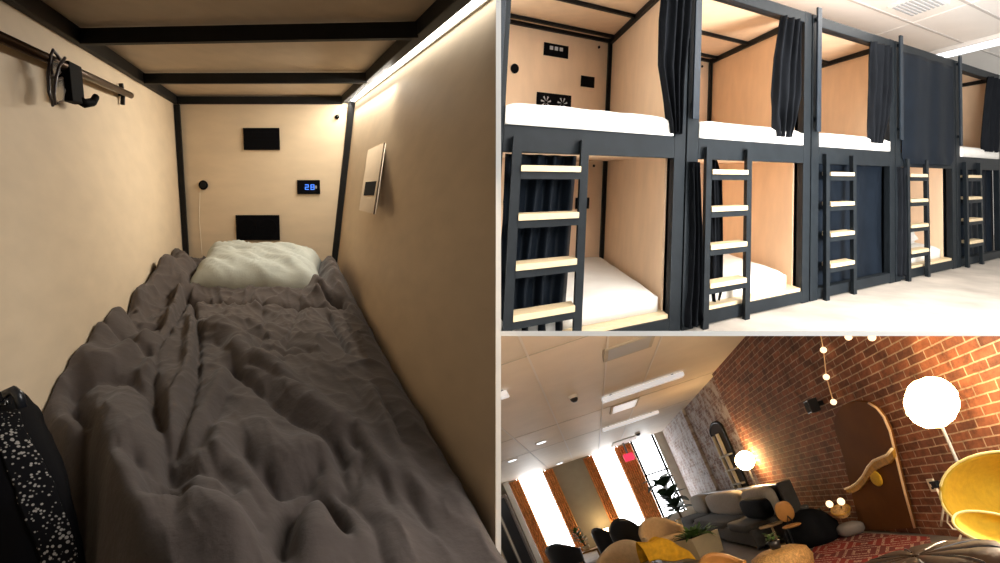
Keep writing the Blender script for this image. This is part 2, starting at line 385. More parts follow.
# flap on the right wall
def rw(x, y, off=0):                               # point on the leaning right wall
    r = ray(x, y); A = R.I.to_3x3() @ r; B = R.I.to_3x3() @ R.O
    s = (UT - off + B.x - KU*B.z) / (A.x - KU*A.z); return A*s - B
q = [rw(*p) for p in ((368, 150, .004), (384.5, 143, .004), (374, 214, .075), (359, 210, .075))]
t = thing('wall_flap', T @ q[3], 'pale wooden flap with a black square on the right berth wall', 'flap')
obj('board', slab(nb(), q, (.006, 0, 0)), 'podply', t, T=T)
e = [q[1], q[1]+V(-.018, 0, 0), q[2]+V(-.018, 0, 0), q[2]]
obj('edge', tube(nb(), [q[1], q[2]], .0025, 4), 'rodm', t, T=T)
k = [rw(*p)+V(-.002, 0, 0) for p in ((367.5, 182, .038), (378.5, 181, .038), (376, 195.5, .052), (365.5, 195.5, .052))]
obj('switch', slab(nb(), k, (-.006, 0, 0)), 'screen', t, T=T, label='black square switch')
# clothes rail on the left wall, with what hangs from it
UR = .035
a = R.on(0, 37, 0, UR); b = R.on(131, 95.5, 0, UR)
a = a + (a-b)*.15
t = thing('clothes_rail', T @ b, 'dark bronze rail running along the upper left berth wall', 'rail')
obj('rod', tube(nb(), [a, b], .011, 10), 'rodm', t, T=T, smooth=True)
for q in (.965,):
    c = a.lerp(b, q); bm = nb()
    tube(bm, [V(.001, c.y, c.z), V(.04, c.y, c.z)], .007, 8)
    tube(bm, [V(.012, c.y, c.z+.036), V(.016, c.y, c.z), V(.012, c.y, c.z-.036)], [.009, .008, .009], 8)
    obj('bracket', bm, 'black', t, T=T)
c = R.on(71, 72, 0, UR)
t = thing('rail_hook', T @ c, 'chunky black plastic hook clipped over the rail', 'hook')
bm = nb(); box(bm, c.x-.018, c.x+.014, c.y-.05, c.y+.05, c.z-.075, c.z+.02, .004); obj('clip', bm, 'screen', t, T=T)
bm = nb(); tube(bm, [V(c.x, c.y+.02, c.z-.06), V(c.x+.012, c.y+.05, c.z-.072), V(c.x+.026, c.y+.08, c.z-.066), V(c.x+.03, c.y+.10, c.z-.05)], [.013, .012, .011, .010], 8)
obj('hook_arm', bm, 'screen', t, T=T, smooth=True)
# spectacles
def lw(x, y, u=UR+.012): return R.on(x, y, 0, u)
t = thing('spectacles', T @ lw(55, 104), 'thin dark spectacles hanging folded from the rail', 'glasses')
for nm, pts in (('rim', ((52, 61), (57, 62), (60, 72), (56, 76), (52, 74))), ('rim', ((56, 80), (62, 78), (64, 90), (63, 101), (57, 103), (54, 98)))):
    P = [lw(*p) for p in pts]
    obj('lens', slab(nb(), P, (.002, 0, 0)), 'glass', t, T=T)
    obj(nm, tube(nb(), P, .0035, 6, True), 'tort', t, T=T)
obj('temple', tube(nb(), [lw(*p) for p in ((53, 106), (49, 92), (48, 72), (51, 55), (53, 50), (58, 56), (62, 63))], .004, 6), 'tort', t, T=T, smooth=True)
obj('temple', tube(nb(), [lw(*p, .062) for p in ((55, 105), (54, 92), (56, 78), (59, 66), (65, 58))], .004, 6), 'tort', t, T=T, smooth=True)
obj('bridge', tube(nb(), [lw(*p) for p in ((54, 75), (54, 78), (57, 81))], .004, 6), 'tort', t, T=T)

# ---- bed
WB = -.86
obj('mattress', box(nb(), .05, .80, VF+.1, -.05, -1.49, WB-.31, .02), 'grey', T=T, label='dark mattress under the taupe duvet in the berth', cat='mattress')
def bp(x, y):
    q = R.on(x, y, 2, WB); return V(q.x, q.y, 0)
SV = .42
def sd(p, a, b):
    ax, ay, bx, by = a.x, a.y*SV, b.x, b.y*SV; px, py = p[0], p[1]*SV
    dx, dy = bx-ax, by-ay; L = dx*dx+dy*dy
    t_ = 0 if L == 0 else max(0, min(1, ((px-ax)*dx+(py-ay)*dy)/L))
    return math.hypot(px-ax-dx*t_, py-ay-dy*t_)
folds = []                                  # (polyline on the bed plane, height, width)
def fold(h, w, *pts):
    P = [bp(*p) for p in pts]; folds.append((P, h, w, min(p.x for p in P)-3*w, max(p.x for p in P)+3*w, min(p.y for p in P)-3*w/SV, max(p.y for p in P)+3*w/SV))
# long creases
fold(-.030, .013, (187, 298), (176, 325), (158, 360), (154, 382), (158, 412), (166, 445), (169, 492))
fold(-.020, .010, (193, 300), (199, 340), (198, 383), (188, 420), (178, 455))
fold(.028, .02, (181, 300), (166, 345), (150, 375))
fold(.022, .018, (193, 325), (189, 370), (172, 410), (170, 440))
fold(-.05, .022, (72, 396), (86, 430), (82, 470), (74, 510))
fold(-.022, .012, (80, 394), (110, 386), (132, 384), (150, 400), (158, 432))
fold(-.02, .012, (100, 345), (125, 350), (150, 362))
fold(-.016, .01, (120, 322), (140, 335), (160, 330))
fold(-.024, .012, (232, 370), (258, 390), (285, 412), (320, 432), (335, 443), (344, 458))
fold(.03, .03, (235, 355), (270, 372), (305, 400), (335, 420))
fold(-.026, .014, (334, 448), (341, 465), (348, 484), (342, 490))
fold(-.03, .013, (245, 455), (256, 475), (274, 487), (303, 476), (318, 468))
fold(-.04, .012, (281, 553), (288, 525), (298, 505), (312, 497), (327, 499), (337, 513), (341, 530))
fold(.045, .04, (312, 530), (310, 560))
fold(.03, .03, (260, 440), (290, 455), (320, 450))
fold(-.018, .009, (329, 312), (338, 332), (350, 352))
fold(-.014, .010, (380, 392), (392, 412), (402, 437))
fold(-.02, .012, (383, 480), (388, 496)); fold(-.014, .012, (410, 496), (418, 508), (428, 523))
fold(.02, .02, (372, 390), (395, 440), (420, 490)); fold(-.008, .008, (300, 300), (290, 330), (282, 360))
fold(-.008, .008, (262, 300), (265, 330), (250, 360)); fold(-.007, .008, (245, 330), (280, 340), (320, 352))
fold(.007, .015, (250, 322), (285, 330), (322, 342)); fold(-.012, .01, (230, 390), (215, 420), (200, 450))
fold(.02, .02, (224, 380), (205, 415), (190, 440)); fold(-.02, .014, (205, 450), (215, 480), (245, 500), (262, 520))
fold(.03, .03, (220, 470), (250, 485)); fold(-.02, .012, (170, 470), (185, 500), (180, 540))
fold(-.02, .012, (120, 470), (150, 480), (165, 500)); fold(-.025, .015, (350, 500), (372, 530), (380, 560))
fold(-.02, .012, (352, 440), (365, 455), (358, 475)); fold(.025, .02, (360, 430), (385, 470))
fold(-.03, .012, (135, 471), (150, 501), (175, 501)); fold(-.03, .013, (178, 478), (220, 491), (235, 506)); fold(-.03, .012, (265, 473), (280, 491), (310, 481))
fold(-.035, .013, (285, 561), (290, 516), (320, 496), (345, 531)); fold(-.03, .014, (75, 406), (95, 426), (84, 460), (74, 485)); fold(-.03, .013, (150, 515), (185, 507), (225, 515), (260, 545))
fold(-.007, .007, (215, 345), (232, 360), (238, 378)); fold(-.007, .007, (255, 345), (285, 352), (310, 350)); fold(-.012, .007, (250, 370), (280, 385), (300, 388))
fold(.03, .045, (200, 535), (240, 545)); fold(.03, .04, (110, 520), (125, 545))
# puffs
fold(.045, .045, (165, 290), (140, 312)); fold(.05, .045, (118, 335), (105, 350)); fold(.05, .05, (55, 410), (62, 440))
fold(.05, .05, (112, 430), (125, 450)); fold(.055, .05, (120, 500), (140, 535)); fold(.05, .05, (200, 520), (230, 540))
fold(.04, .04, (85, 372), (105, 378)); fold(.035, .035, (145, 350), (130, 362)); fold(.03, .04, (215, 330), (240, 345))
fold(.03, .04, (345, 540), (400, 548)); fold(.03, .03, (222, 440), (212, 455))
# the turned-over top edge and the bunched corners beside the pillow
fold(.010, .03, (188, 291), (250, 293), (318, 296), (346, 298)); fold(-.022, .010, (186, 299), (250, 302), (344, 305))
fold(.055, .06, (178, 270), (188, 280)); fold(.035, .055, (166, 285), (182, 292)); fold(.055, .055, (330, 272), (336, 290))
fold(.04, .03, (312, 288), (320, 296)); fold(-.02, .010, (196, 283), (190, 292)); fold(-.03, .008, (318, 296), (330, 300), (341, 302))
def dh(u, v):
    h = 0
    for P, a, w, xa, xb, ya, yb in folds:
        if not (xa < u < xb and ya < v < yb): continue
        d = min(sd((u, v), P[i], P[i+1]) for i in range(len(P)-1)); h += a*math.exp(-(d/w)**(2 if a > 0 else 1.35))
    k = max(.42, (3.1+.91*v)/2.0)
    n = noise.fractal(V(u*5, v*2.6, 2.2), 1, 2, 3)
    rid = 1-abs(noise.noise(V(u*6+n*.6, v*3.0+u*2, 5)))
    rid2 = 1-abs(noise.noise(V(u*12-v*4+n, v*7, 9)))
    rid3 = 1-abs(noise.noise(V(u*17+v*6+n*.4, v*5-u*5, 14)))
    return min(k, 1)*(h*1.7 + .007*(rid3**7-.2) - .01 + .014*n + .014*(rid**5-.3) + .010*(rid2**8-.2))
def duv(s, t_):
    v = -2.88 + t_**.8*2.83
    uL = .006
    if v < -2.27: uL = .006 + .62*(-2.27-v)
    uR = ur(WB-.11) - .004
    u = uL + (uR-uL)*s
    w = WB + .03*(1-s) - .005 + dh(u, v)
    er = min(1, (1-s)/.07); w -= .045*(1-er)**2
    el = min(1, s/.16); w -= .13*max(0, min(1, (-2.1-v)/.25))*(.5+.5*math.cos(PI*el))**1.6
    return V(u, v, w)
bm = nb(); sheet(bm, 170, 330, duv, (0, 0, -.05))
obj('duvet', bm, 'duvet', T=T, smooth=True, label='crumpled taupe duvet spread over the berth bed', cat='duvet')
# pillow
bm = nb(); nu, nv = 60, 36
def pil(sgn):
    def f(a, b):
        x = a*2-1; y = b*2-1
        e = (1-abs(x)**6)**.55*(1-abs(y)**4)**.55 if abs(x) < 1 and abs(y) < 1 else 0
        pin = 1-.10*(1-abs(y))*abs(x)**3
        th = .10*e
        wr = .020*e*(noise.noise(V(x*2.5+y*2.2, y*2-x*1.5, 3))) + .013*e*(1-abs(noise.noise(V(x*4+y*5, y*2, 7))))**5 + .008*e*math.sin(9*x+7*y)*max(0, -y)
        px = .285*x*pin; py = .26*y*(1-.07*(1-abs(x))*abs(y)**3)
        z = sgn*th*(1.0 if sgn > 0 else .55) + (wr if sgn > 0 else 0)
        return V(px, py, z)
    return f
grid(bm, nu, nv, pil(1)); grid(bm, nu, nv, pil(-1)); bmesh.ops.remove_doubles(bm, verts=bm.verts[:], dist=.0008)
Tp = T @ Matrix.Translation((.462, -.63, WB+.028)) @ Matrix.Rotation(math.radians(-3), 4, 'Z') @ Matrix.Rotation(math.radians(6), 4, 'X') @ Matrix.Rotation(math.radians(3), 4, 'Y') @ Matrix.Diagonal((1.06, 1.2, 1.1, 1))
obj('pillow', bm, 'pillow', T=Tp, smooth=True, label='pale sage pillow lying on the taupe duvet against the back wall', cat='pillow')
# bag in the near left corner
m = mat('black_floral_cloth', (.006, .006, .007), .8, spec=.05); nt = m.node_tree; b = nt.nodes['Principled BSDF']
tc = nt.nodes.new('ShaderNodeTexCoord'); vo = nt.nodes.new('ShaderNodeTexVoronoi'); vo.inputs['Scale'].default_value = 150; vo.inputs['Randomness'].default_value = 1
nz = nt.nodes.new('ShaderNodeTexNoise'); nz.inputs['Scale'].default_value = 14
r1 = nt.nodes.new('ShaderNodeValToRGB'); r1.color_ramp.elements[0].position = .22; r1.color_ramp.elements[1].position = .30
r1.color_ramp.elements[0].color = (.30, .28, .26, 1); r1.color_ramp.elements[1].color = (.005, .005, .006, 1)
ad = nt.nodes.new('ShaderNodeMath'); ad.operation = 'MULTIPLY_ADD'; ad.inputs[1].default_value = -.75; 
r2 = nt.nodes.new('ShaderNodeMath'); r2.operation = 'ADD'; r2.inputs[1].default_value = .36
nt.links.new(tc.outputs['Object'], vo.inputs['Vector']); nt.links.new(tc.outputs['Object'], nz.inputs['Vector'])
nt.links.new(nz.outputs['Fac'], ad.inputs[0]); nt.links.new(vo.outputs['Distance'], r2.inputs[0]); nt.links.new(r2.outputs[0], ad.inputs[2])
nt.links.new(ad.outputs[0], r1.inputs['Fac']); nt.links.new(r1.outputs['Color'], b.inputs['Base Color'])
M['floral'] = m
def bagpt(x, y, yd): return yd*ray(x, y)
t = thing('bag', bagpt(20, 590, .95), 'black cloth bag in the near left corner of the bed with pale floral side', 'bag')
bm = nb()
prof = [((-60, 392), (14, 396), 1.02), ((-60, 410), (27, 412), 1.0), ((-60, 440), (44, 442), .97), ((-60, 480), (64, 480), .94), ((-60, 520), (76, 520), .91), ((-60, 570), (88, 570), .88), ((-60, 640), (94, 640), .84)]
prof = [((274-93*3.1/q[2]+6, q[0][1]), q[1], q[2]) for q in prof]
def bag(side):
    def f(a, b_):
        k = b_*(len(prof)-1); i = min(int(k), len(prof)-2); fr = k-i
        L = bagpt(*prof[i][0], prof[i][2]).lerp(bagpt(*prof[i+1][0], prof[i+1][2]), fr); Rr = bagpt(*prof[i][1], prof[i][2]).lerp(bagpt(*prof[i+1][1], prof[i+1][2]), fr)
        p = L.lerp(Rr, a); d = .06*math.sin(PI*a)**.6*(.35+.65*math.sin(PI*min(1, b_*1.2+.08)))
        return p + V(0, -1 if side else 1, 0)*d + V(0, .006, 0)*noise.noise(p*30)
    return f
grid(bm, 24, 30, bag(0)); grid(bm, 24, 30, bag(1)); bmesh.ops.remove_doubles(bm, verts=bm.verts[:], dist=.0006)
obj('body', bm, 'screen', t, smooth=True)
def fl(a, b_):
    f = bag(1); p = f(.73+.24*a, .12+.86*b_); return p + V(.002, -.003, 0)
obj('floral_panel', sheet(nb(), 12, 30, fl, (0, -.002, 0)), 'floral', t, smooth=True, label='black cloth scattered with pale flowers')
obj('strap', tube(nb(), [bagpt(4, 404, .97), bagpt(6, 393, .97), bagpt(13, 390, .97), bagpt(19, 395, .97), bagpt(22, 408, .97)], .008, 8), 'navy', t, smooth=True)

# ================================================================== 2. the bunk room (upper right)
R = BUNK; T = R.T; CB = CL_BUNK
struct('floor', box(nb(), -4.2, 8, -3.2, 3, -.06, 0), 'concrete', T=T, clip=CB)
HC = 3.05
struct('ceiling', box(nb(), -3.5, 9, -3.6, 4.5, HC, HC+.06), 'tile', T=T, clip=CB)
g = R.on(930, 30, 2, HC)
for k, v in enumerate((R.on(925, 28, 2, HC).y, R.on(985, 11, 2, HC).y)):
    struct('trim_%d' % (20+k), box(nb(), -3.5, 9, v-.02, v+.02, HC-.012, HC), 'grid', T=T, clip=CB)
for k, u in enumerate((R.on(930, 17, 2, HC).x, )):
    struct('trim_%d' % (24+k), box(nb(), u-.02, u+.02, -3.6, 4.5, HC-.010, HC), 'tile', T=T, clip=CB)
struct('wall_far', box(nb(), 8.0, 8.1, -3, 4.5, 0, HC), 'white', T=T, clip=CB)
struct('wall_rear', box(nb(), -3.6, 8, 3.6, 3.7, 0, HC), 'white', T=T, clip=CB)
# ceiling vent and fluorescent light
c = R.on(918, 4, 2, HC)
t = thing('ceiling_vent', R.pt(c.x, c.y, HC-.02), 'square grey grille in the white ceiling above the bunks', 'vent')
obj('frame', box(nb(), c.x-.32, c.x+.32, c.y-.28, c.y+.28, HC-.02, HC-.001), 'tile', t, T=T)
for k in range(8):
    q = c.y-.22+.44*k/7; obj('slat', box(nb(), c.x-.27, c.x+.27, q-.018, q+.018, HC-.03, HC-.02), 'vent', t, T=T)
c = R.on(975, 47, 2, HC-.08); e = c.x
t = thing('ceiling_light', R.pt(e, c.y, HC-.06), 'long fluorescent fitting on the ceiling at the far right of the bunk room', 'light')
obj('body', box(nb(), e-.16, e+.30, -1.2, 3.4, HC-.07, HC-.005, .01), 'tile', t, T=T)
obj('tube', box(nb(), e-.1, e+.0, -1.18, 3.38, HC-.085, HC-.072), 'fluor', t, T=T)
obj('tube', box(nb(), e+.14, e+.24, -1.18, 3.38, HC-.085, HC-.072), 'fluor', t, T=T)
# ---- bunk units
MW, HT, DP = 1.65, 2.5, 1.9
LABEL_B = ['nearest black steel bunk unit with a vent and fan in its upper berth',
           'second black steel bunk unit from the left with both berths open',
           'third black steel bunk unit, upper berth open and lower berth curtained',
           'fourth black steel bunk unit with a closed curtain over its upper berth',
           'fifth and farthest black steel bunk unit at the right edge']
LADW = (1.07, .805, .54, .275)
def bunk(k):
    u0 = -2*MW + k*MW; u1 = u0+MW-.015
    t = thing('bunk_unit', R.pt(u0+MW/2, DP/2, 0), LABEL_B[k], 'bunk bed', 'row of bunk units')
    def part(n, bm, m, **kw): return obj(n, bm, m, t, T=T, clip=CB, **kw)
    pl, pr = .125, .115
    part('post', box(nb(), u0, u0+pl, 0, .09, 0, HT, .008), 'char'); part('post', box(nb(), u1-pr, u1, 0, .09, 0, HT, .008), 'char')
    part('post', box(nb(), u0+.03, u0+.07, DP-.05, DP, 0, HT-.05), 'char'); part('post', box(nb(), u1-.07, u1-.03, DP-.05, DP, 0, HT-.05), 'char')
    part('top_rail', box(nb(), u0+pl, u1-pr, 0, .07, HT-.10, HT-.005, .006), 'char')
    part('middle_rail', box(nb(), u0+pl, u1-pr, 0, .08, 1.175, 1.325, .006), 'char')
    part('base_rail', box(nb(), u0+pl, u1-pr, 0, .08, .01, .10, .006), 'char')
    part('side_panel', box(nb(), u0+.005, u0+.028, .08, DP, .03, HT-.03), 'ply'); part('side_panel', box(nb(), u1-.135, u1-.115, .135, DP, .03, HT-.03), 'ply')
    part('side_panel', box(nb(), u1-.028, u1-.005, .135, DP, .03, HT-.03), 'char')
    bk_ = part('back_panel', box(nb(), u0+.02, u1-.02, DP, DP+.02, .03, HT-.03), 'ply')
    part('ceiling_panel', box(nb(), u0+.03, u1-.12, .07, DP, HT-.05, HT-.03), 'ply'); part('ceiling_panel', box(nb(), u0+.03, u1-.12, .08, DP, 1.19, 1.21), 'ply')
    part('bed_deck', box(nb(), u0+.03, u1-.12, .08, DP, 1.285, 1.315), 'ply')
    part('bed_deck', box(nb(), u0+.03, u1-.12, .16 if k in (2, 4) else .02, DP, .10, .125), 'tread')
    for zt in (HT-.052, ):
        part('ceiling_rail', box(nb(), u1-.172, u1-.137, .09, DP, zt-.05, zt), 'black')
        part('ceiling_rail', box(nb(), u0+.03, u1-.14, .09, .125, zt-.04, zt), 'black')
        for vv in (.95, DP-.22):
            part('ceiling_rail', box(nb(), u0+.03, u1-.14, vv, vv+.04, zt-.03, zt), 'black')
        part('ceiling_rail', box(nb(), u0+.03, u1-.14, DP-.04, DP-.002, zt-.035, zt), 'black')
    part('corner_post', box(nb(), u1-.185, u1-.137, DP-.05, DP-.002, 1.29, HT-.05), 'black'); part('corner_post', box(nb(), u1-.185, u1-.137, DP-.05, DP-.002, .12, 1.19), 'black')
    g_ = part('grab_bar', box(nb(), u0+.02, u0+.09, -.06, -.03, 1.45, HT+.05, .008), 'char2')
    if g_:
        for w_ in (1.55, HT-.06): obj('standoff', box(nb(), u0+.04, u0+.07, -.035, .01, w_, w_+.03), 'char', g_, T=T, clip=CB)
    # fittings on the back panel of the upper berth and the lower berth
    def fit(n, x, w, hx, hw, par=bk_):
        return obj(n, box(nb(), x-hx, x+hx, DP-.015, DP-.001, w-hw, w+hw, .003), 'screen', par, T=T, clip=CB)
    cx = u0+.80
    if k < 4 and bk_:
        for base in (1.33, .12):
            if base < 1 and k != 0: pass
            a_ = fit('ventilation_panel', u0+BX[0], base+.91, .15, .062); b_ = fit('fan_panel', u0+BX[1], base+.40, .21, .09)
            fit('control_panel', u0+BX[2], base+.65, .09, .055)
            bm = nb(); lathe(bm, [(.045, 0), (.045, .012), (.03, .016)], 18); bm.transform(Matrix.Rotation(PI/2, 4, 'X'))
            obj('socket', bm, 'screen', bk_, T=T @ Matrix.Translation((u0+BX[3], DP-.001, base+.68)), clip=CB)
            bm = nb(); lathe(bm, [(.014, 0), (.014, .02)], 10); bm.transform(Matrix.Rotation(PI/2, 4, 'X'))
            obj('wall_knob', bm, 'screen', bk_, T=T @ Matrix.Translation((u1-.31, DP-.001, base+1.02)), clip=CB)
            if k == 0 and base > 1:
                for q in (-.1, .1):
                    bm = nb()
                    for j in range(7):
                        a = 2*PI*j/7; X, Z = u0+BX[1]+q, base+.40
                        slab(bm, [V(X+.012*math.cos(a), DP-.018, Z+.012*math.sin(a)), V(X+.06*math.cos(a+.1), DP-.018, Z+.06*math.sin(a+.1)), V(X+.06*math.cos(a+.4), DP-.018, Z+.06*math.sin(a+.4))], (0, -.002, 0))
                    obj('fan_blades', bm, 'vent', bk_, T=T, clip=CB)
                for j in range(3):
                    obj('louvre', box(nb(), u0+BX[0]-.08+.06*j, u0+BX[0]-.04+.06*j, DP-.018, DP-.014, base+.91, base+.945), 'vent', bk_, T=T, clip=CB)
    return t
p_ = [R.on(x, y, 1, DP).x + 2*MW for x, y in ((556, 53), (554, 102), (587.5, 83), (514.5, 73))]
BX = p_
for k in range(5): bunk(k)
# ---- ladders
LL = ['black ladder with four blond wooden treads at the left edge of the bunk row', 'black ladder with four pale treads on the second bunk unit',
      'black ladder with four pale treads in front of the third lower berth curtain', 'black ladder with four pale treads below the closed upper curtain',
      'black ladder with four pale treads on the farthest bunk unit']
def ladder(k):
    u0 = -2*MW + k*MW; a, b = u0+.185, u0+.73
    t = thing('bunk_ladder', R.pt((a+b)/2, -.08, 0), LL[k], 'ladder', 'ladders along the bunk row')
    for q in (a, b-.06):
        bm = nb(); hexa(bm, [V(q, -.07, 0), V(q+.06, -.07, 0), V(q+.06, -.02, 0), V(q, -.02, 0)], [V(q, -.055, 1.26), V(q+.06, -.055, 1.26), V(q+.06, -.002, 1.26), V(q, -.002, 1.26)])
        obj('stringer', bm, 'char', t, T=T, clip=CB)
    for w in LADW:
        d = -.085+.01*w/1.25
        tr = obj('tread', box(nb(), a+.06, b-.06, d, d+.13, w, w+.034, .004), 'tread', t, T=T, clip=CB, label='blond wooden tread')
        if tr: obj('tread_bracket', box(nb(), a+.06, b-.06, d+.015, d+.12, w-.042, w-.001), 'char', tr, T=T, clip=CB)
for k in range(5): ladder(k)
# ---- mattresses
def mattress(u0, lo, lab, quilt=True, us=.128, ue=1.495, v0=None, v1=None, th=.138):
    w0 = .126 if lo else 1.327
    v0 = (.12 if lo else -.02) if v0 is None else v0; bm = nb()
    def top(a, b):
        x = a*2-1; y = b*2-1; e = (1-abs(x)**10)*(1-abs(y)**14)
        u = u0+us+(ue-us)*a; v = v0+(1.82-v0)*b
        q = .010*(abs(math.sin(a*PI*3+b*9))*abs(math.sin(b*PI*5-a*5)))**.5 if lo else .008*noise.noise(V(u*5, v*5, 1))
        return V(u, v, w0+th*(.72+.28*e**.5 if e > 0 else .72)+q*e)
    def bot(a, b): q = top(a, b); return V(q.x, q.y, w0)
    sheet_top = [top, bot]
    nu, nv = 30, 40
    A = [[bm.verts.new(top(i/nu, j/nv)) for i in range(nu+1)] for j in range(nv+1)]; B = [[bm.verts.new(bot(i/nu, j/nv)) for i in range(nu+1)] for j in range(nv+1)]
    for j in range(nv):
        for i in range(nu):
            bm.faces.new((A[j][i], A[j][i+1], A[j+1][i+1], A[j+1][i])); bm.faces.new((B[j][i], B[j+1][i], B[j+1][i+1], B[j][i+1]))
    for i in range(nu): bm.faces.new((A[0][i], B[0][i], B[0][i+1], A[0][i+1])); bm.faces.new((A[nv][i], A[nv][i+1], B[nv][i+1], B[nv][i]))
    for j in range(nv): bm.faces.new((A[j][0], A[j+1][0], B[j+1][0], B[j][0])); bm.faces.new((A[j][nu], B[j][nu], B[j+1][nu], A[j+1][nu]))
    obj('mattress', bm, 'mattress', T=T, clip=CB, smooth=True, label=lab, cat='mattress', group='mattresses in the bunk row')
U = lambda k: -2*MW + k*MW
mattress(U(0), False, 'white mattress in the upper berth with the vent and fan, at the left edge')
mattress(U(1), False, 'white mattress in the upper berth of the second bunk unit'); mattress(U(2), False, 'white mattress in the upper berth above the fully curtained lower berth')
mattress(U(4), False, 'white mattress in the upper berth of the farthest bunk unit')
mattress(U(0), True, 'quilted white mattress in the lower berth behind the nearest ladder', ue=1.46); mattress(U(1), True, 'white mattress in the lower berth of the second bunk unit', ue=1.40)
mattress(U(3), True, 'white mattress in the open lower berth of the fourth bunk unit', ue=1.40)
bm = nb(); ell(bm, (U(3)+.75, .45, .37), .34, .24, .085, 2.6, 28, 14, .2, 3)
obj('pillow', bm, 'mattress', T=T, clip=CB, smooth=True, label='crumpled white pillow in the lower berth of the fourth bunk unit', cat='pillow')
# ---- curtains: outline given by left and right edges from top to bottom
def curtain(edge, pleats, v0, lab, m='curt', amp=.035, closed=False, th=.012, wav=0):
    n = len(edge)-1
    def f(a, b):
        k = b*n; i = min(int(k), n-1); fr = k-i
        w = edge[i][0]*(1-fr)+edge[i+1][0]*fr; l = edge[i][1]*(1-fr)+edge[i+1][1]*fr; r = edge[i][2]*(1-fr)+edge[i+1][2]*fr
        u = l+(r-l)*a
        p = amp*math.sin(2*PI*pleats*a+1.2*math.sin(3*b)+noise.noise(V(a*3, b*2, v0*7))*1.5) + .4*amp*noise.noise(V(a*9, b*3, 3+l))
        return V(u, v0+p, w + (wav*math.sin(PI*a)**.5*-b**8 if wav else 0))
    bm = nb(); sheet(bm, 70, 40, f, (0, th, 0))
    obj('curtain', bm, m, T=T, clip=CB, smooth=True, label=lab, cat='curtain', group='black bunk curtains')
def px_edge(v, *rows): return [(R.on((a+b)/2, y, 1, v).z, R.on(a, y, 1, v).x, R.on(b, y, 1, v).x) for y, a, b in rows]
curtain([(2.42, U(0)+1.34, U(0)+1.64), (2.1, U(0)+1.32, U(0)+1.64), (1.8, U(0)+1.33, U(0)+1.61), (1.55, U(0)+1.40, U(0)+1.58), (1.34, U(0)+1.45, U(0)+1.57)], 4, -.03, 'black curtain gathered at the right of the upper berth with the vent and fan')
curtain(px_edge(-.03, (18, 782, 802), (60, 776, 800), (95, 774, 799), (115, 774, 795), (137, 775, 791)), 3.5, -.03, 'black curtain gathered at the right of the upper berth of the second unit')
curtain(px_edge(-.03, (44, 871.5, 892), (80, 871.5, 891), (110, 870.5, 888), (143, 870, 882)), 3.5, -.03, 'black curtain gathered at the right of the upper berth of the third unit')
curtain([(2.40, U(3)+.14, U(3)+1.52), (1.9, U(3)+.13, U(3)+1.53), (1.4, U(3)+.13, U(3)+1.52), (1.27, U(3)+.14, U(3)+1.50), (1.21, U(3)+.2, U(3)+1.42)], 2.4, -.03, 'black curtain drawn shut over the upper berth of the fourth unit', 'curt2', .012)
curtain(px_edge(-.03, (78, 989, 1000), (110, 986, 1001), (152, 983, 997)), 3, -.03, 'black curtain gathered in the upper berth of the farthest unit')
curtain([(1.17, U(0)+.15, U(0)+.68), (.8, U(0)+.16, U(0)+.67), (.4, U(0)+.15, U(0)+.66), (.08, U(0)+.14, U(0)+.64)], 4, .13, 'black satin curtain hanging behind the nearest ladder', 'curt2', .04)
curtain(px_edge(-.03, (162, 690, 699), (230, 691, 702), (290, 689, 703), (312, 686, 702), (326, 684, 704)), 3, -.03, 'black curtain bunched beside the left post of the second lower berth')
curtain(px_edge(.12, (160, 709, 717), (180, 707, 721), (250, 708, 722), (290, 709, 721), (312, 712, 716)), 1.5, .12, 'black curtain flap hanging behind the ladder of the second unit')
curtain([(1.185, U(2)+.10, U(2)+1.519), (.7, U(2)+.10, U(2)+1.519), (.06, U(2)+.10, U(2)+1.519)], 4, .112, 'black satin curtain drawn shut over the lower berth of the third unit', 'curt2', .012)
curtain([(1.17, U(3)+.02, U(3)+.20), (.7, U(3)+.04, U(3)+.28), (.06, U(3)+.0, U(3)+.26)], 3, -.02, 'black curtain gathered left of the ladder in the fourth lower berth')
curtain([(1.185, U(4)+.10, U(4)+1.519), (.7, U(4)+.10, U(4)+1.519), (.06, U(4)+.10, U(4)+1.519)], 6, .112, 'black satin curtain drawn shut over the lower berth of the farthest unit', 'curt2', .012)

# ================================================================== 3. the lounge (lower right)
R = LNG; T = R.T; CL = CL_LNG
HL = 3.23
UF = R.on(662, 432, 0, 0).y                 # distance of the window wall along the room
def fl(x, y): return R.on(x, y, 2, 0)
va = R.on(718, 388, 0, 0).y; vb = R.on(684, 418, 0, 0).y
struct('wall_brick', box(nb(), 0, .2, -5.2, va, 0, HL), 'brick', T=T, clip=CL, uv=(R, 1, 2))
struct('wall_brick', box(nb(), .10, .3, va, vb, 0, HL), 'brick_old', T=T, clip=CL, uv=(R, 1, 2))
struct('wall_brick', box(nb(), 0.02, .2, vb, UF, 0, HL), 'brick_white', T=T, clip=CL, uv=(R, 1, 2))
struct('ceiling', box(nb(), -12, .2, -6, UF, HL, HL+.1), 'lounge_ceiling', T=T, clip=CL)
struct('floor', box(nb(), -12, .2, -6, UF, -.1, 0), 'floor_l', T=T, clip=CL)
# window wall: piers, panes and curtains
def fw(x, y): q = R.on(x, y, 1, UF); return q
def fwu(x, y): return fw(x, y).x
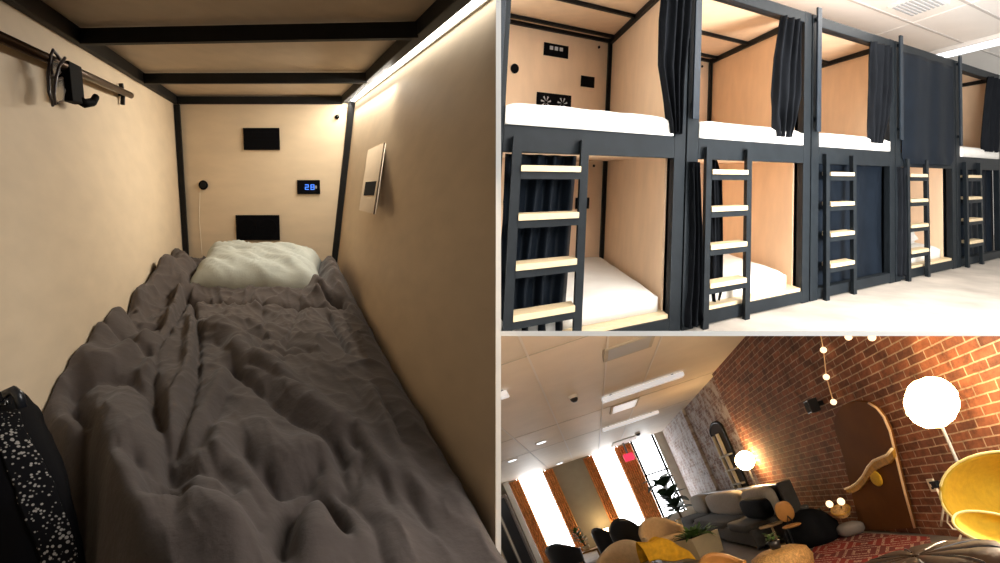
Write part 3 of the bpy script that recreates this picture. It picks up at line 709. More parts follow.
# measured at mid height of the wall
xs = {'w1': (fwu(530, 505), fwu(553, 496)), 'w2': (fwu(606, 487), fwu(629, 480)), 'w3': (fwu(646, 473), fwu(667, 472))}
wt = HL-.15
edges = [-11.5, xs['w1'][0]-.1, xs['w1'][1]+.1, xs['w2'][0]-.1, xs['w2'][1]+.1, xs['w3'][0]-.1, xs['w3'][1]+.1, .15]
for k, (a, b, m) in enumerate(((edges[0], edges[1], 'plaster'), (edges[2], edges[3], 'olive'), (edges[4], edges[5], 'olive'), (edges[6], edges[7], 'plaster'))):
    struct('wall_far', box(nb(), a, b, UF, UF+.15, 0, HL), m, T=T, clip=CL)
for k in range(3):
    a, b = edges[1+2*k], edges[2+2*k]
    struct('wall_far', box(nb(), a, b, UF, UF+.15, 0, .35), 'plaster', T=T, clip=CL)
    w = struct('window_%d' % (k+1), box(nb(), a, b, UF+.10, UF+.12, .35, HL), 'day', T=T, clip=CL)
    for q in (a+.02, b-.10): obj('frame', box(nb(), q, q+.08, UF+.03, UF+.09, .35, HL), 'char' if k == 2 else 'plaster', w, T=T, clip=CL)
    obj('sill', box(nb(), a, b, UF-.05, UF+.1, .30, .35), 'plaster', w, T=T, clip=CL)
    if k == 2: obj('muntin', box(nb(), a, b, UF+.05, UF+.09, 1.9, 1.96), 'char', w, T=T, clip=CL)
def drape(x0, y0, x1, y1, lab, n=5, z0=.05):
    a = fwu(x0, y0); b = fwu(x1, y1)
    def f(p, q): return V(a+(b-a)*p, UF-.18+.05*math.sin(2*PI*n*p+q), HL-.06-(HL-.06-z0)*q)
    obj('window_curtain', sheet(nb(), 60, 8, f, (0, .015, 0)), 'amber', T=T, clip=CL, smooth=True, label=lab, cat='curtain', group='amber window curtains')
drape(519, 505, 529.5, 503, 'amber curtain left of the leftmost bright window')
drape(553, 496, 563, 492, 'amber curtain between the leftmost window and the olive pier')
drape(595, 487, 605, 486, 'amber curtain at the left of the middle window')
drape(626, 478, 644, 476, 'wide amber curtain between the middle and right windows', 8)
# cabinet at the far left
q = fw(512, 520)
t = thing('display_cabinet', R.pt(q.x, UF-.6, 0), 'tall dark cabinet with pale vertical bars at the far left of the lounge', 'cabinet')
a, b = fwu(500, 512)-1.0, fwu(515.5, 512)
obj('body', box(nb(), a, b, UF-.6, UF-.1, 0, 2.8), 'grey', t, T=T, clip=CL)
for x in (.25, .55, .85):
    X = a+(b-a)*x; obj('glass_door', box(nb(), X-.18, X+.14, UF-.63, UF-.605, .1, 2.7), 'navy', t, T=T, clip=CL)
    obj('handle', box(nb(), X-.27, X-.21, UF-.68, UF-.61, .2, 2.5), 'plaster', t, T=T, clip=CL)
struct('trim_30', box(nb(), b+.02, fwu(519, 506), UF-.3, UF-.05, 0, HL-.02), 'white', T=T, clip=CL)
# ---- ceiling fittings
def ce(x, y, w=HL): return R.on(x, y, 2, w)
for k, (p, q) in enumerate((((600.5, 345), (600.5, 455)), ((542.5, 398), (575, 461)), ((503, 436), (553, 469)), ((640, 392), (612, 462)))):
    a, b = ce(*p), ce(*q); x = (a.x+b.x)/2
    struct('trim_%d' % (31+k), box(nb(), x-.013, x+.013, -6, UF, HL-.008, HL), 'tile', T=T, clip=CL)
for k, (x, y) in enumerate(((560, 345), (545, 428), (530, 452))):
    v = ce(x, y).y; struct('trim_%d' % (36+k), box(nb(), -12, .0, v-.008, v+.008, HL-.006, HL), 'plaster', T=T, clip=CL)
def strip(x0, y0, x1, y1, wd, lab):
    a, b = ce(x0, y0, HL-.1), ce(x1, y1, HL-.1); v = (a.y+b.y)/2
    t = thing('linear_light', R.pt((a.x+b.x)/2, v, HL-.1), lab, 'light', 'linear ceiling fittings of the lounge')
    obj('body', box(nb(), a.x, b.x, v-wd, v+wd, HL-.10, HL-.03, .012), 'fitting', t, T=T, clip=CL)
    for s in (.12, .88):
        X = a.x+(b.x-a.x)*s; obj('hanger', box(nb(), X-.02, X+.02, v-.02, v+.02, HL-.03, HL), 'greyplate', t, T=T, clip=CL)
strip(603, 403, 684, 376, .09, 'long white linear fitting on the ceiling nearest the top of the lounge'); strip(603, 433, 660, 412, .08, 'white linear fitting behind the nearest one on the lounge ceiling')
strip(470, 409, 509, 396, .08, 'white linear fitting cut off at the left edge of the lounge ceiling')
def plate(x0, y0, x1, y1, lab, m='vent', cat='vent'):
    a, b = ce(x0, y1), ce(x1, y0); v0, v1 = sorted((ce((x0+x1)/2, y1).y, ce((x0+x1)/2, y0).y)); u0, u1 = sorted((ce(x0, (y0+y1)/2).x, ce(x1, (y0+y1)/2).x))
    t = thing('ceiling_panel', R.pt((u0+u1)/2, (v0+v1)/2, HL-.03), lab, cat)
    obj('frame', box(nb(), u0, u1, v0, v1, HL-.025, HL-.001), 'plaster', t, T=T, clip=CL); obj('diffuser', box(nb(), u0+.05, u1-.05, v0+.05, v1-.05, HL-.03, HL-.024), m, t, T=T, clip=CL)
plate(604, 341, 650, 353, 'large grey diffuser panel at the top of the lounge ceiling'); plate(611, 402, 636, 409, 'pale blue-white panel below the nearest linear fitting', 'fitting')
plate(613, 439, 634, 443, 'small pale panel by the farther dome camera', 'tile')
def dome(x, y, r, lab):
    c = ce(x, y, HL-.06); t = thing('dome_camera', R.pt(c.x, c.y, HL-.12), lab, 'camera')
    bm = nb(); lathe(bm, [(r, HL-.05), (r, HL)], 20); obj('base', bm, 'tile', t, T=T @ Matrix.Translation((c.x, c.y, 0)))
    bm = nb(); lathe(bm, [(.02, HL-.05-r*.85), (r*.5, HL-.05-r*.75), (r*.78, HL-.05-r*.4), (r*.85, HL-.05)], 20); obj('dome', bm, 'navy', t, T=T @ Matrix.Translation((c.x, c.y, 0)), smooth=True)
dome(574, 399, .075, 'nearer black dome camera on the lounge ceiling'); dome(638, 434, .09, 'farther black dome camera by the linear fittings')
for x, y in ((559.5, 463), (512, 460), (541, 442)):
    c = ce(x, y); t = thing('downlight', R.pt(c.x, c.y, HL-.02), {559: 'round recessed downlight nearest the windows', 512: 'recessed downlight at the left edge of the lounge ceiling', 541: 'recessed downlight left of the nearer dome camera'}[int(x)], 'light')
    bm = nb(); lathe(bm, [(.15, HL-.02), (.15, HL)], 20); obj('ring', bm, 'tile', t, T=T @ Matrix.Translation((c.x, c.y, 0)))
    bm = nb(); lathe(bm, [(.11, HL-.025), (.11, HL-.015)], 20); obj('lens', bm, 'fluor', t, T=T @ Matrix.Translation((c.x, c.y, 0)))
q = R.on(629, 457, 1, UF-.8)
t = thing('exit_sign', R.pt(q.x, q.y, q.z), 'small glowing pink-red sign hanging in front of the windows', 'sign')
obj('lit_face', box(nb(), q.x-.17, q.x+.17, q.y-.03, q.y+.03, q.z-.13, q.z+.13, .025), 'red', t, T=T, clip=CL); obj('bracket', box(nb(), q.x-.03, q.x+.03, q.y-.02, q.y+.02, q.z+.13, HL), 'greyplate', t, T=T, clip=CL)

# ---- on and against the brick wall
def bw(x, y, u=0.0): return R.on(x, y, 0, u)
# arched niche with shelving
w0 = R.on(740, 488, 0, .1); cl = R.on(711.5, 433, 0, .1); cr = R.on(725, 430, 0, .1)
vL, vR = cl.y, cr.y; mid = (vL+vR)/2; hw = abs(vL-vR)/2; zs = (cl.z+cr.z)/2
t = thing('arched_niche', R.pt(.1, mid, 1.0), 'narrow arched recess with pale shelving in the weathered brick wall', 'niche')
def arch(hw_, top0, z0, n=16): return [(mid-hw_, z0)] + [(mid-hw_*math.cos(PI*i/n), top0+.22*math.sin(PI*i/n)*hw_/hw) for i in range(n+1)] + [(mid+hw_, z0)]
A = arch(hw, zs, .5)
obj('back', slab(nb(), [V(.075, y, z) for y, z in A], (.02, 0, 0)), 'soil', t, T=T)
obj('arch_frame', tube(nb(), [V(.08, y, z) for y, z in A], .03, 6), 'char', t, T=T)
for z in (.9, 1.25, 1.6): obj('shelf', box(nb(), .0, .075, mid-hw*.85, mid+hw*.85, z, z+.04), 'plaster', t, T=T)
for s in (-.1, .6): obj('upright', box(nb(), .0, .07, mid+hw*s-.05, mid+hw*s+.05, .5, zs-.05), 'plaster', t, T=T)
# tall arched board
pa = {'bl': (858, 531), 'br': (916, 528)}
t0 = fl(862, 531); t1 = fl(916, 527)
UB = -.06
def bd(x, y, u=UB): return R.on(x, y, 0, u)
out = [(861, 531), (852, 495), (843, 455), (835.5, 432), (834, 422), (836, 414), (842, 406), (850, 402), (859, 401.5), (868, 403), (876, 408), (883, 417), (889, 430), (896, 459), (904, 492), (914, 528)]
t = thing('arched_board', R.T @ bd(885, 530), 'tall arched brown board with a wavy gold strip leaning on the brick wall', 'board')
obj('panel', slab(nb(), [bd(*p) for p in out], (.04, 0, 0)), 'mirror', t, T=T)
obj('edge', tube(nb(), [bd(x+.6, y) for x, y in out[9:]], .013, 6), 'palewood', t, T=T, label='pale wooden edge', smooth=True)
wav = [(845, 489), (851, 487), (857, 483), (863, 476), (868, 467), (873, 461), (880, 458), (887, 455), (892, 449)]
top = [bd(x, y, UB-.035) for x, y in wav]; bot = [bd(x+1.5, y+h, UB-.035) for (x, y), h in zip(wav, (3, 6, 7, 8, 9, 9.5, 9, 9, 9))]
bm = nb()
for i in range(len(top)-1): slab(bm, [top[i], top[i+1], bot[i+1], bot[i]], (.035, 0, 0))
obj('wavy_strip', bm, 'gold', t, T=T, label='wavy gold strip')
obj('wavy_lip', tube(nb(), top, .017, 8), 'cream', t, T=T, smooth=True, label='cream lip of the wavy strip')
c = bd(876, 478.5, UB-.02); bm = nb(); ell(bm, c, .02, .14, .10, 2, 20, 10); obj('oval_knob', bm, 'yellow', t, T=T, smooth=True)
# speaker on the wall
c = bw(812, 406, -.14)
t = thing('wall_speaker', R.pt(-.02, c.y, c.z), 'small black speaker bracketed high on the brick wall left of the arched board', 'speaker')
obj('cabinet', box(nb(), c.x-.06, c.x+.06, c.y-.08, c.y+.08, c.z-.09, c.z+.09, .01), 'navy', t, T=T); obj('bracket', box(nb(), c.x+.055, 0, c.y-.03, c.y+.03, c.z-.03, c.z+.03), 'char', t, T=T)
obj('grille', box(nb(), c.x-.066, c.x-.059, c.y-.06, c.y+.06, c.z-.07, c.z+.07), 'sofa', t, T=T)
# string of bulbs
t = thing('string_light', R.T @ bw(826, 377, -.05), 'string of small glowing bulbs draped down the brick wall above the arched board', 'light')
pts = [(890, 325), (872, 337), (860, 336), (848, 337), (836, 330), (820, 332), (823.5, 350), (826.3, 377), (833.5, 402)]
P = [bw(x, y, -.05) for x, y in pts]
obj('cord', tube(nb(), P, .007, 5), 'palewood', t, T=T)
for x, y in ((872, 337.5), (848.5, 337), (823.5, 350), (826.3, 377), (833.5, 402)):
    bm = nb(); ell(bm, R.T @ bw(x, y, -.07), .036, .036, .036, 2, 14, 8); obj('bulb', bm, 'bulb', t, smooth=True)
# outlet and leads
c = bw(933, 485, 0)
t = thing('wall_outlet', R.pt(-.02, c.y, c.z-.08), 'white wall outlet on the bricks between the board and the yellow chair', 'outlet')
obj('plate', box(nb(), -.015, 0, c.y-.06, c.y+.06, c.z-.07, c.z+.07, .004), 'cable', t, T=T); obj('plug', box(nb(), -.06, -.015, c.y-.16, c.y-.08, c.z-.02, c.z+.05, .006), 'char', t, T=T)
for z in (-.03, .03): obj('socket', box(nb(), -.018, -.014, c.y-.02, c.y+.02, c.z+z-.012, c.z+z+.012), 'char', t, T=T)
def lead(pts, u): return [R.T @ R.on(x, y, 0, u) for x, y in pts]
obj('power_lead', tube(nb(), lead(((937, 489), (944, 505), (942, 518), (941, 526)), -.06), .010, 6), 'cable', smooth=True, label='white lead dropping from the wall outlet to the floor', cat='cable')
obj('power_lead', tube(nb(), lead(((941, 487), (948, 510), (947, 522), (953, 529), (962, 530)), -.12), .008, 6), 'cable', smooth=True, label='grey white lead looping behind the yellow chair', cat='cable')
P = [R.pt(*fl(x, y)) + V(0, 0, .02) for x, y in ((966, 534), (961, 537), (959, 542), (963, 546), (972, 546.5), (984, 544))]
obj('power_lead', tube(nb(), P, .011, 6), 'cable', smooth=True, label='thick white lead curled on the floor under the yellow chair', cat='cable')
# ---- globe lamps
def globe_lamp(x, y, Y, r, foot, lab, m, sq=(1, 1, 1), rag=.05):
    c = R.on(x, y, 0, Y); foot = V(c.x, c.y, 0); c = R.T @ c; t = thing('globe_lamp', R.T @ foot, lab, 'lamp')
    bm = nb()
    bmesh.ops.create_icosphere(bm, subdivisions=4, radius=1)
    for v in bm.verts:
        n = 1 + rag*noise.noise(v.co*4) + rag*.6*noise.noise(v.co*11)
        v.co = c + V(v.co.x*r*sq[0], v.co.y*r*sq[1], v.co.z*r*sq[2])*n  # slightly flattened paper globe
    obj('shade', bm, m, t, smooth=True, label='glowing round shade')
    f = R.T @ foot; obj('stem', tube(nb(), [c + (f-c)*.12, f], .012, 8), 'greyplate' if r < .3 else 'palewood', t)
    bm = nb(); lathe(bm, [(.13, 0), (.13, .015), (.03, .03)], 24); obj('foot', bm, 'greyplate', t, T=R.at(*foot))
    return c
ft = R.on(971, 520, 2, 0); ft = V(-.30, R.on(960, 528, 0, -.3).y, 0)
c1 = globe_lamp(931.5, 402.5, -.42, .205, ft, 'big fluffy glowing globe lamp on a thin stem by the brick wall', 'lamp', (1.03, .5, 1), .06)
f2 = V(-.45, R.on(757, 515, 0, -.45).y, 0)
c2 = globe_lamp(745, 460.5, -.22, .18, f2, 'smaller glowing globe lamp behind the sofa by the arched niche', 'lamp2', (1, .7, 1), .01)

# ---- rug
m = mat('red_woven_rug', (.33, .03, .02), .95); nt = m.node_tree; b = nt.nodes['Principled BSDF']
uv = nt.nodes.new('ShaderNodeUVMap'); uv.uv_map = 'UVMap'
mp = nt.nodes.new('ShaderNodeMapping'); mp.inputs['Scale'].default_value = (2.2, 1.2, 1); nt.links.new(uv.outputs[0], mp.inputs['Vector'])
ck = nt.nodes.new('ShaderNodeTexChecker'); ck.inputs['Scale'].default_value = 1; ck.inputs['Color1'].default_value = (.27, .02, .015, 1); ck.inputs['Color2'].default_value = (.16, .022, .022, 1)
nt.links.new(mp.outputs[0], ck.inputs['Vector'])
vo = nt.nodes.new('ShaderNodeTexVoronoi'); vo.distance = 'MANHATTAN'; vo.inputs['Scale'].default_value = 1; vo.inputs['Randomness'].default_value = 0; nt.links.new(mp.outputs[0], vo.inputs['Vector'])
sn = nt.nodes.new('ShaderNodeMath'); sn.operation = 'SINE'; ml = nt.nodes.new('ShaderNodeMath'); ml.operation = 'MULTIPLY'; ml.inputs[1].default_value = 26
nt.links.new(vo.outputs['Distance'], ml.inputs[0]); nt.links.new(ml.outputs[0], sn.inputs[0])
gt = nt.nodes.new('ShaderNodeMath'); gt.operation = 'GREATER_THAN'; gt.inputs[1].default_value = .45; nt.links.new(sn.outputs[0], gt.inputs[0])
nz = nt.nodes.new('ShaderNodeTexNoise'); nz.inputs['Scale'].default_value = 28; nt.links.new(mp.outputs[0], nz.inputs['Vector'])
g2 = nt.nodes.new('ShaderNodeMath'); g2.operation = 'GREATER_THAN'; g2.inputs[1].default_value = .47; nt.links.new(nz.outputs['Fac'], g2.inputs[0])
mm = nt.nodes.new('ShaderNodeMath'); mm.operation = 'MULTIPLY'; nt.links.new(gt.outputs[0], mm.inputs[0]); nt.links.new(g2.outputs[0], mm.inputs[1])
mx = nt.nodes.new('ShaderNodeMix'); mx.data_type = 'RGBA'; mx.inputs['B'].default_value = (.55, .38, .28, 1)
nt.links.new(mm.outputs[0], mx.inputs['Factor']); nt.links.new(ck.outputs['Color'], mx.inputs['A']); nt.links.new(mx.outputs['Result'], b.inputs['Base Color'])
q = [fl(*p) for p in ((818, 531), (962, 527.5), (935, 560), (925, 600), (806, 578))]
for p_ in q: p_.x = min(p_.x, -.08)
obj('rug', slab(nb(), q, (0, 0, .012)), m, T=T, uv=(R, 0, 1), label='red woven rug with pale patterned squares in front of the arched board', cat='rug')
# ---- sofa along the brick wall
v0, v1 = R.on(800, 520, 0, -.45).y, R.on(703, 516, 0, -.6).y
t = thing('sofa', R.pt(-.6, (v0+v1)/2, 0), 'long charcoal sofa with grey cushions along the brick wall', 'sofa')
SH = .88
obj('base', box(nb(), -1.20, -.42, v0, v1, .06, .34, .03), 'sofa', t, T=T); obj('back_frame', box(nb(), -.54, -.38, v0, v1, .06, SH+.02, .02), 'navy', t, T=T)
obj('arm', box(nb(), -.58, -.38, v0-.14, v0, .04, SH+.04, .03), 'sofa', t, T=T)
ed = [v0, R.on(769, 497, 0, -.3).y, R.on(727, 505, 0, -.3).y, v1]
for a, b in zip(ed, ed[1:]):
    bm = nb(); ell(bm, (-.68, (a+b)/2, .66), .13, (b-a)/2*.93, .25, 4, 24, 12); obj('back_cushion', bm, 'cush', t, T=T, smooth=True, label='grey back cushion')
    bm = nb(); ell(bm, (-.96, (a+b)/2, .36), .27, (b-a)/2*.98, .08, 6, 24, 10); obj('seat_cushion', bm, 'sofa', t, T=T, smooth=True)
for q in (v0+.2, v1-.3): obj('foot', box(nb(), -1.15, -1.05, q, q+.1, 0, .07), 'navy', t, T=T)
bm = nb(); c = R.on(757, 511, 0, -.9); ell(bm, (-.90, c.y, .62), .10, .75, .17, 3.5, 20, 12); obj('cushion', bm, 'curt', T=T, smooth=True, label='black cushion leaning on the sofa behind the round side table', cat='cushion')

def frame(x, y): q = fl(x, y); return T @ Matrix.Translation(q)
def scale_at(x, y): return (R.T @ fl(x, y)).y/F     # metres for one picture step at that spot
# black beanbag
s = scale_at(812, 533); Tt = T @ Matrix.Translation((-.62, R.on(812, 531, 0, -.62).y, 0))
bm = nb(); lathe(bm, [(19*s, 0), (24*s, 6*s), (23*s, 14*s), (16*s, 25*s), (8*s, 31*s), (3*s, 33*s)], 28, fn=lambda r, z, a: (r*(1+.08*math.sin(3*a+z*3)), z))
t = thing('beanbag', Tt.translation, 'black beanbag slumped by the brick wall left of the arched board', 'beanbag')
obj('bag', bm, 'curt', t, T=Tt, smooth=True); obj('top_knot', ell(nb(), (2*s, 0, 34*s), 4*s, 4*s, 3*s, 2, 12, 8), 'sofa', t, T=Tt, smooth=True)
# basket hat and grey pouch against the board, two glowing candles
def blob(name, x, y, rx, rz, m, lab, cat, dY=0, p=2.4, ry=None, Tm=None, bump=.1):
    q = R.on(x, y-3, 0, -.24); q.z = 0; s = (R.T @ q).y/F; bm = nb(); ell(bm, (0, 0, rz*s), rx*s, (ry or rx)*s, rz*s, p, 24, 12, bump, x)
    return obj(name, bm, m, T=T @ Matrix.Translation(q), smooth=True, label=lab, cat=cat)
blob('pouch', 849, 529, 13, 7.5, 'grey', 'grey cloth pouch on the floor at the left foot of the arched board', 'pouch')
q = R.T @ R.on(844, 516, 0, -.24); s = q.y/F*.8
t = thing('basket', q.y*ray(844, 516), 'small woven basket resting on the grey pouch', 'basket')
bm = nb(); lathe(bm, [(5*s, 0), (9*s, 3*s), (11*s, 9*s), (10*s, 9.2*s), (8*s, 3.5*s), (3*s, 1.5*s)], 22); obj('bowl', bm, 'wicker', t, T=Matrix.Translation(q.y*ray(844, 516)) @ Matrix.Rotation(-.5, 4, 'Y'))
bm = nb(); tube(bm, [V(11*s*math.cos(a*PI/12), 11*s*math.sin(a*PI/12), 9*s) for a in range(24)], .9*s, 6, True); obj('rim', bm, 'gold', t, T=Matrix.Translation(q.y*ray(844, 516)) @ Matrix.Rotation(-.5, 4, 'Y'))
for x, y, lab in ((829.5, 504, 'small glowing globe beside the beanbag'), (841, 501.5, 'small glowing globe above the woven basket')):
    c = R.T @ bw(x, y, -.3); bm = nb(); ell(bm, c, .045, .045, .045, 2, 14, 8)
    t = thing('globe_light', c, lab, 'light', 'loose globe lights'); obj('bulb', bm, 'bulb', t, smooth=True)
    obj('cord', tube(nb(), [c+V(0, 0, -.03), c+V(.01, .01, -.09)], .006, 5), 'char', t)
# plant in front of the wall behind the beanbag
def plant(x, y, h, n, L, W, m, lab, pot=None, lean=0, cat='plant', spread=.8, name='potted_plant', Tm=None, seed=1, base=None):
    rnd = random.Random(seed); q = base if base is not None else fl(x, y); s = (R.T @ q).y/F; Tt = T @ Matrix.Translation(q)
    t = thing(name, R.T @ q, lab, cat); z = 0
    if pot:
        pr, ph, pm = pot; bm = nb(); lathe(bm, [(pr*.75*s, 0), (pr*s, ph*s), (pr*.9*s, ph*s), (pr*.85*s, ph*.85*s)], 22); obj('pot', bm, pm, t, T=Tt, smooth=True)
        z = ph*.85
    bm = nb(); tube(bm, [V(0, 0, z*s), V(lean*h*.3*s, 0, (z+h*.4)*s), V(lean*h*s, 0, (z+h*.85)*s)], [1.2*s, .9*s, .4*s], 6); obj('stem', bm, 'stem', t, T=Tt)
    bm = nb()
    for k in range(n):
        f = .15+.85*k/max(1, n-1); a = k*2.4+rnd.uniform(-.3, .3); el = rnd.uniform(.1, spread)
        leaf(bm, V(lean*h*f*s, 0, (z+h*.85*f)*s), V(math.cos(a), math.sin(a)*.9, el), L*s*rnd.uniform(.75, 1.15), W*s, droop=rnd.uniform(.1, .5))
    obj('leaves', bm, m, t, T=Tt, smooth=True)
    return t
q = R.on(820, 508, 0, -.30); q.z = 0
plant(818, 514, 26, 22, 9, 4, 'leaf', 'small dark plant on the floor behind the beanbag', (4, 8, 'navy'), seed=4, base=q)
# wicker pouf with a pot plant on it
Tt = frame(788, 575); s = scale_at(788, 575)
t = thing('wicker_pouf', Tt.translation, 'round woven rattan pouf at the bottom of the lounge', 'pouf')
obj('body', lathe(nb(), [(20*s, 0), (28*s, 6*s), (30*s, 15*s), (27*s, 24*s), (18*s, 28*s), (4*s, 29*s)], 32, fn=lambda r, z, a: (r*(1+.015*math.sin(24*a)), z)), 'wicker', t, T=Tt, smooth=True)
obj('base_ring', tube(nb(), [V(27*s*math.cos(a*PI/14), 27*s*math.sin(a*PI/14), 4*s) for a in range(28)], 1.6*s, 6, True), 'stem', t, T=Tt)
q = fl(788, 575); q.z = 28.5*s
plant(0, 0, 9, 22, 9, 5, 'leaf2', 'small green plant in a dark pot standing on the rattan pouf', (6, 9, 'navy'), seed=9, base=q, lean=0)
# round side table
Tt = frame(780, 546); s = scale_at(780, 546)
t = thing('side_table', Tt.translation, 'small round pale side table in front of the sofa', 'table')
obj('top', lathe(nb(), [(11.5*s, 22*s), (12*s, 23*s), (11.5*s, 24*s)], 28), 'tabletop', t, T=Tt); obj('column', tube(nb(), [V(0, 0, 1*s), V(0, 0, 22*s)], 1.2*s, 8), 'potw', t, T=Tt); obj('foot', lathe(nb(), [(7*s, 0), (7*s, s), (2*s, 1.5*s)], 24), 'potw', t, T=Tt)
# orange-backed chair
Tt = frame(801, 549); s = scale_at(801, 549)
t = thing('accent_chair', Tt.translation, 'small chair with an amber oval back and black legs by the beanbag', 'chair')
bm = nb(); ell(bm, (0, 0, 41*s), 9*s, 2.5*s, 11*s, 2.3, 20, 12); obj('backrest', bm, 'tan', t, T=Tt, smooth=True)
bm = nb(); ell(bm, (0, -6*s, 26*s), 10*s, 9*s, 2*s, 2.6, 20, 8); obj('seat', bm, 'tan', t, T=Tt, smooth=True)
for sx in (-1, 1):
    for sy in (-1, 1): obj('leg', tube(nb(), [V(sx*7*s, (-6+sy*6)*s, 25*s), V(sx*9*s, (-6+sy*8)*s, 0)], .8*s, 6), 'navy', t, T=Tt)
obj('strap', tube(nb(), [V(-4*s, -2*s, 26*s), V(0, -3.5*s, 36*s), V(4*s, -2*s, 26*s)], 1.0*s, 6), 'navy', t, T=Tt)

# tub and armchairs
def armchair(x, y, w, h, m, lab, rot=0, name='armchair', legm='navy', seat_h=.42, dep=1.5):
    Tt = frame(x, y) @ Matrix.Rotation(rot, 4, 'Z'); s = scale_at(x, y); t = thing(name, Tt.translation, lab, 'chair')
    W = w*s; H = h*s; D = W*dep
    def shell(a, b):
        ang = PI*(-.12+1.24*a); k = .92+.08*b
        top = H*(.62+.38*math.sin(max(0, min(PI, ang)))**1.5)
        return V(W*math.cos(ang)*k, D*.45*math.sin(ang)*k*1.1, H*.14+(top-H*.14)*b)
    bm = nb(); A = 28; B = 8
    g1 = [[bm.verts.new(shell(i/A, j/B)) for i in range(A+1)] for j in range(B+1)]
    g2 = [[bm.verts.new(V(v.co.x*.80, v.co.y*.80, v.co.z)) for v in row] for row in g1]
    for j in range(B):
        for i in range(A):
            bm.faces.new((g1[j][i], g1[j][i+1], g1[j+1][i+1], g1[j+1][i])); bm.faces.new((g2[j][i], g2[j+1][i], g2[j+1][i+1], g2[j][i+1]))
    for i in range(A): bm.faces.new((g1[B][i], g1[B][i+1], g2[B][i+1], g2[B][i])); bm.faces.new((g1[0][i], g2[0][i], g2[0][i+1], g1[0][i+1]))
    for i in (0, A):
        for j in range(B): bm.faces.new((g1[j][i], g1[j+1][i], g2[j+1][i], g2[j][i]))
    bmesh.ops.bevel(bm, geom=[e for e in bm.edges if e.calc_face_angle(0) > 1.0], offset=W*.05, segments=2, affect='EDGES')
    obj('shell', bm, m, t, T=Tt, clip=CL, smooth=True)
    bm = nb(); ell(bm, (0, -D*.04, H*seat_h*.85), W*.76, D*.42, H*.13, 4, 24, 10); obj('seat_cushion', bm, m, t, T=Tt, clip=CL, smooth=True)
    for sx in (-1, 1):
        for sy in (-1, 1): obj('leg', tube(nb(), [V(sx*W*.6, sy*D*.3, H*.16), V(sx*W*.66, sy*D*.33, 0)], W*.05, 6), legm, t, T=Tt, clip=CL)
    return t
armchair(571, 569, 19, 30, 'navy', 'black leather armchair in front of the leftmost window', 2.6)
armchair(614, 556, 14, 33, 'navy', 'black chair behind the beige sofa by the amber glow', 2.4); armchair(636, 556, 16, 42, 'navy', 'black leather tub chair with a high back behind the beige sofa', 2.9)
armchair(672, 556, 23, 43, 'beige', 'beige armchair with a rounded back beside the white planter', .3)
armchair(632, 592, 33, 52, 'beige', 'beige fabric tub chair with the mustard throw over its arm', -.5, dep=1.2)
armchair(734, 592, 25, 43, 'tan', 'tan leather tub chair at the bottom of the lounge', .4)
# mustard throw over the beige chair
Tt = frame(679, 588); s = scale_at(668, 590)*1.1
def thr(a, b):
    x = (a*2-1); ang = PI*(.05+.9*b)
    r = 25*s*(1+.10*noise.noise(V(a*5, b*5, 1))+.07*math.sin(11*a+4*b)*b)
    return V(x*19*s + 7*s*math.cos(ang)*.5, -r*.8*math.cos(ang)*.6, 24*s+r*1.0*math.sin(ang)*(1-.32*abs(x+.2)**2) - 5*s*x + 1.2*s*math.sin(9*a+5*b))
obj('throw_blanket', sheet(nb(), 40, 40, thr, (0, 0, -.6*s)), 'throw', T=Tt, smooth=True, label='mustard throw blanket bunched over the beige chair', cat='blanket')
# white planter box with fern
Tt = frame(703, 556) @ Matrix.Rotation(.5, 4, 'Z'); s = scale_at(703, 556)
t = thing('planter_box', Tt.translation, 'square cream planter box with a green fern beside the beige armchair', 'planter')
bm = nb(); hexa(bm, [V(-15*s, -15*s, 0), V(15*s, -15*s, 0), V(15*s, 15*s, 0), V(-15*s, 15*s, 0)], [V(-17*s, -17*s, 22*s), V(17*s, -17*s, 22*s), V(17*s, 17*s, 22*s), V(-17*s, 17*s, 22*s)]); obj('box', bm, 'potw', t, T=Tt)
obj('soil', box(nb(), -15*s, 15*s, -15*s, 15*s, 21*s, 22.4*s), 'soil', t, T=Tt)
bm = nb(); rnd = random.Random(5)
for k in range(90):
    a = rnd.uniform(0, 6.28); r = rnd.uniform(0, 13); leaf(bm, V(r*math.cos(a)*s, r*math.sin(a)*s, 22*s), V(math.cos(a), math.sin(a), rnd.uniform(.3, 1.4)), rnd.uniform(12, 21)*s, 3.6*s, droop=rnd.uniform(.1, .6))
obj('fern', bm, 'leaf2', t, T=Tt, smooth=True)
# fiddle leaf plant by the right window
plant(686, 527, 52, 40, 19, 15, 'leaf', 'tall dark fiddle-leaf plant in front of the right window', (7, 10, 'potw'), lean=-.10, spread=1.2, seed=3)
# wooden side table with plant by the left windows
Tt = frame(592, 561); s = scale_at(592, 561)
t = thing('side_table', Tt.translation, 'low wooden side table by the olive pier between the windows', 'table')
obj('top', box(nb(), -12*s, 12*s, -12*s, 12*s, 10*s, 11.5*s), 'tan', t, T=Tt)
for sx in (-1, 1):
    for sy in (-1, 1): obj('leg', box(nb(), sx*10*s-s, sx*10*s+s, sy*10*s-s, sy*10*s+s, 0, 10*s), 'tan', t, T=Tt)
q = fl(592, 561); q.z = 11.6*s
plant(0, 0, 20, 26, 11, 3.5, 'leaf2', 'yellow green plant on the wooden side table by the olive pier', (4, 5, 'potw'), lean=-.2, spread=1.4, seed=6, base=q)
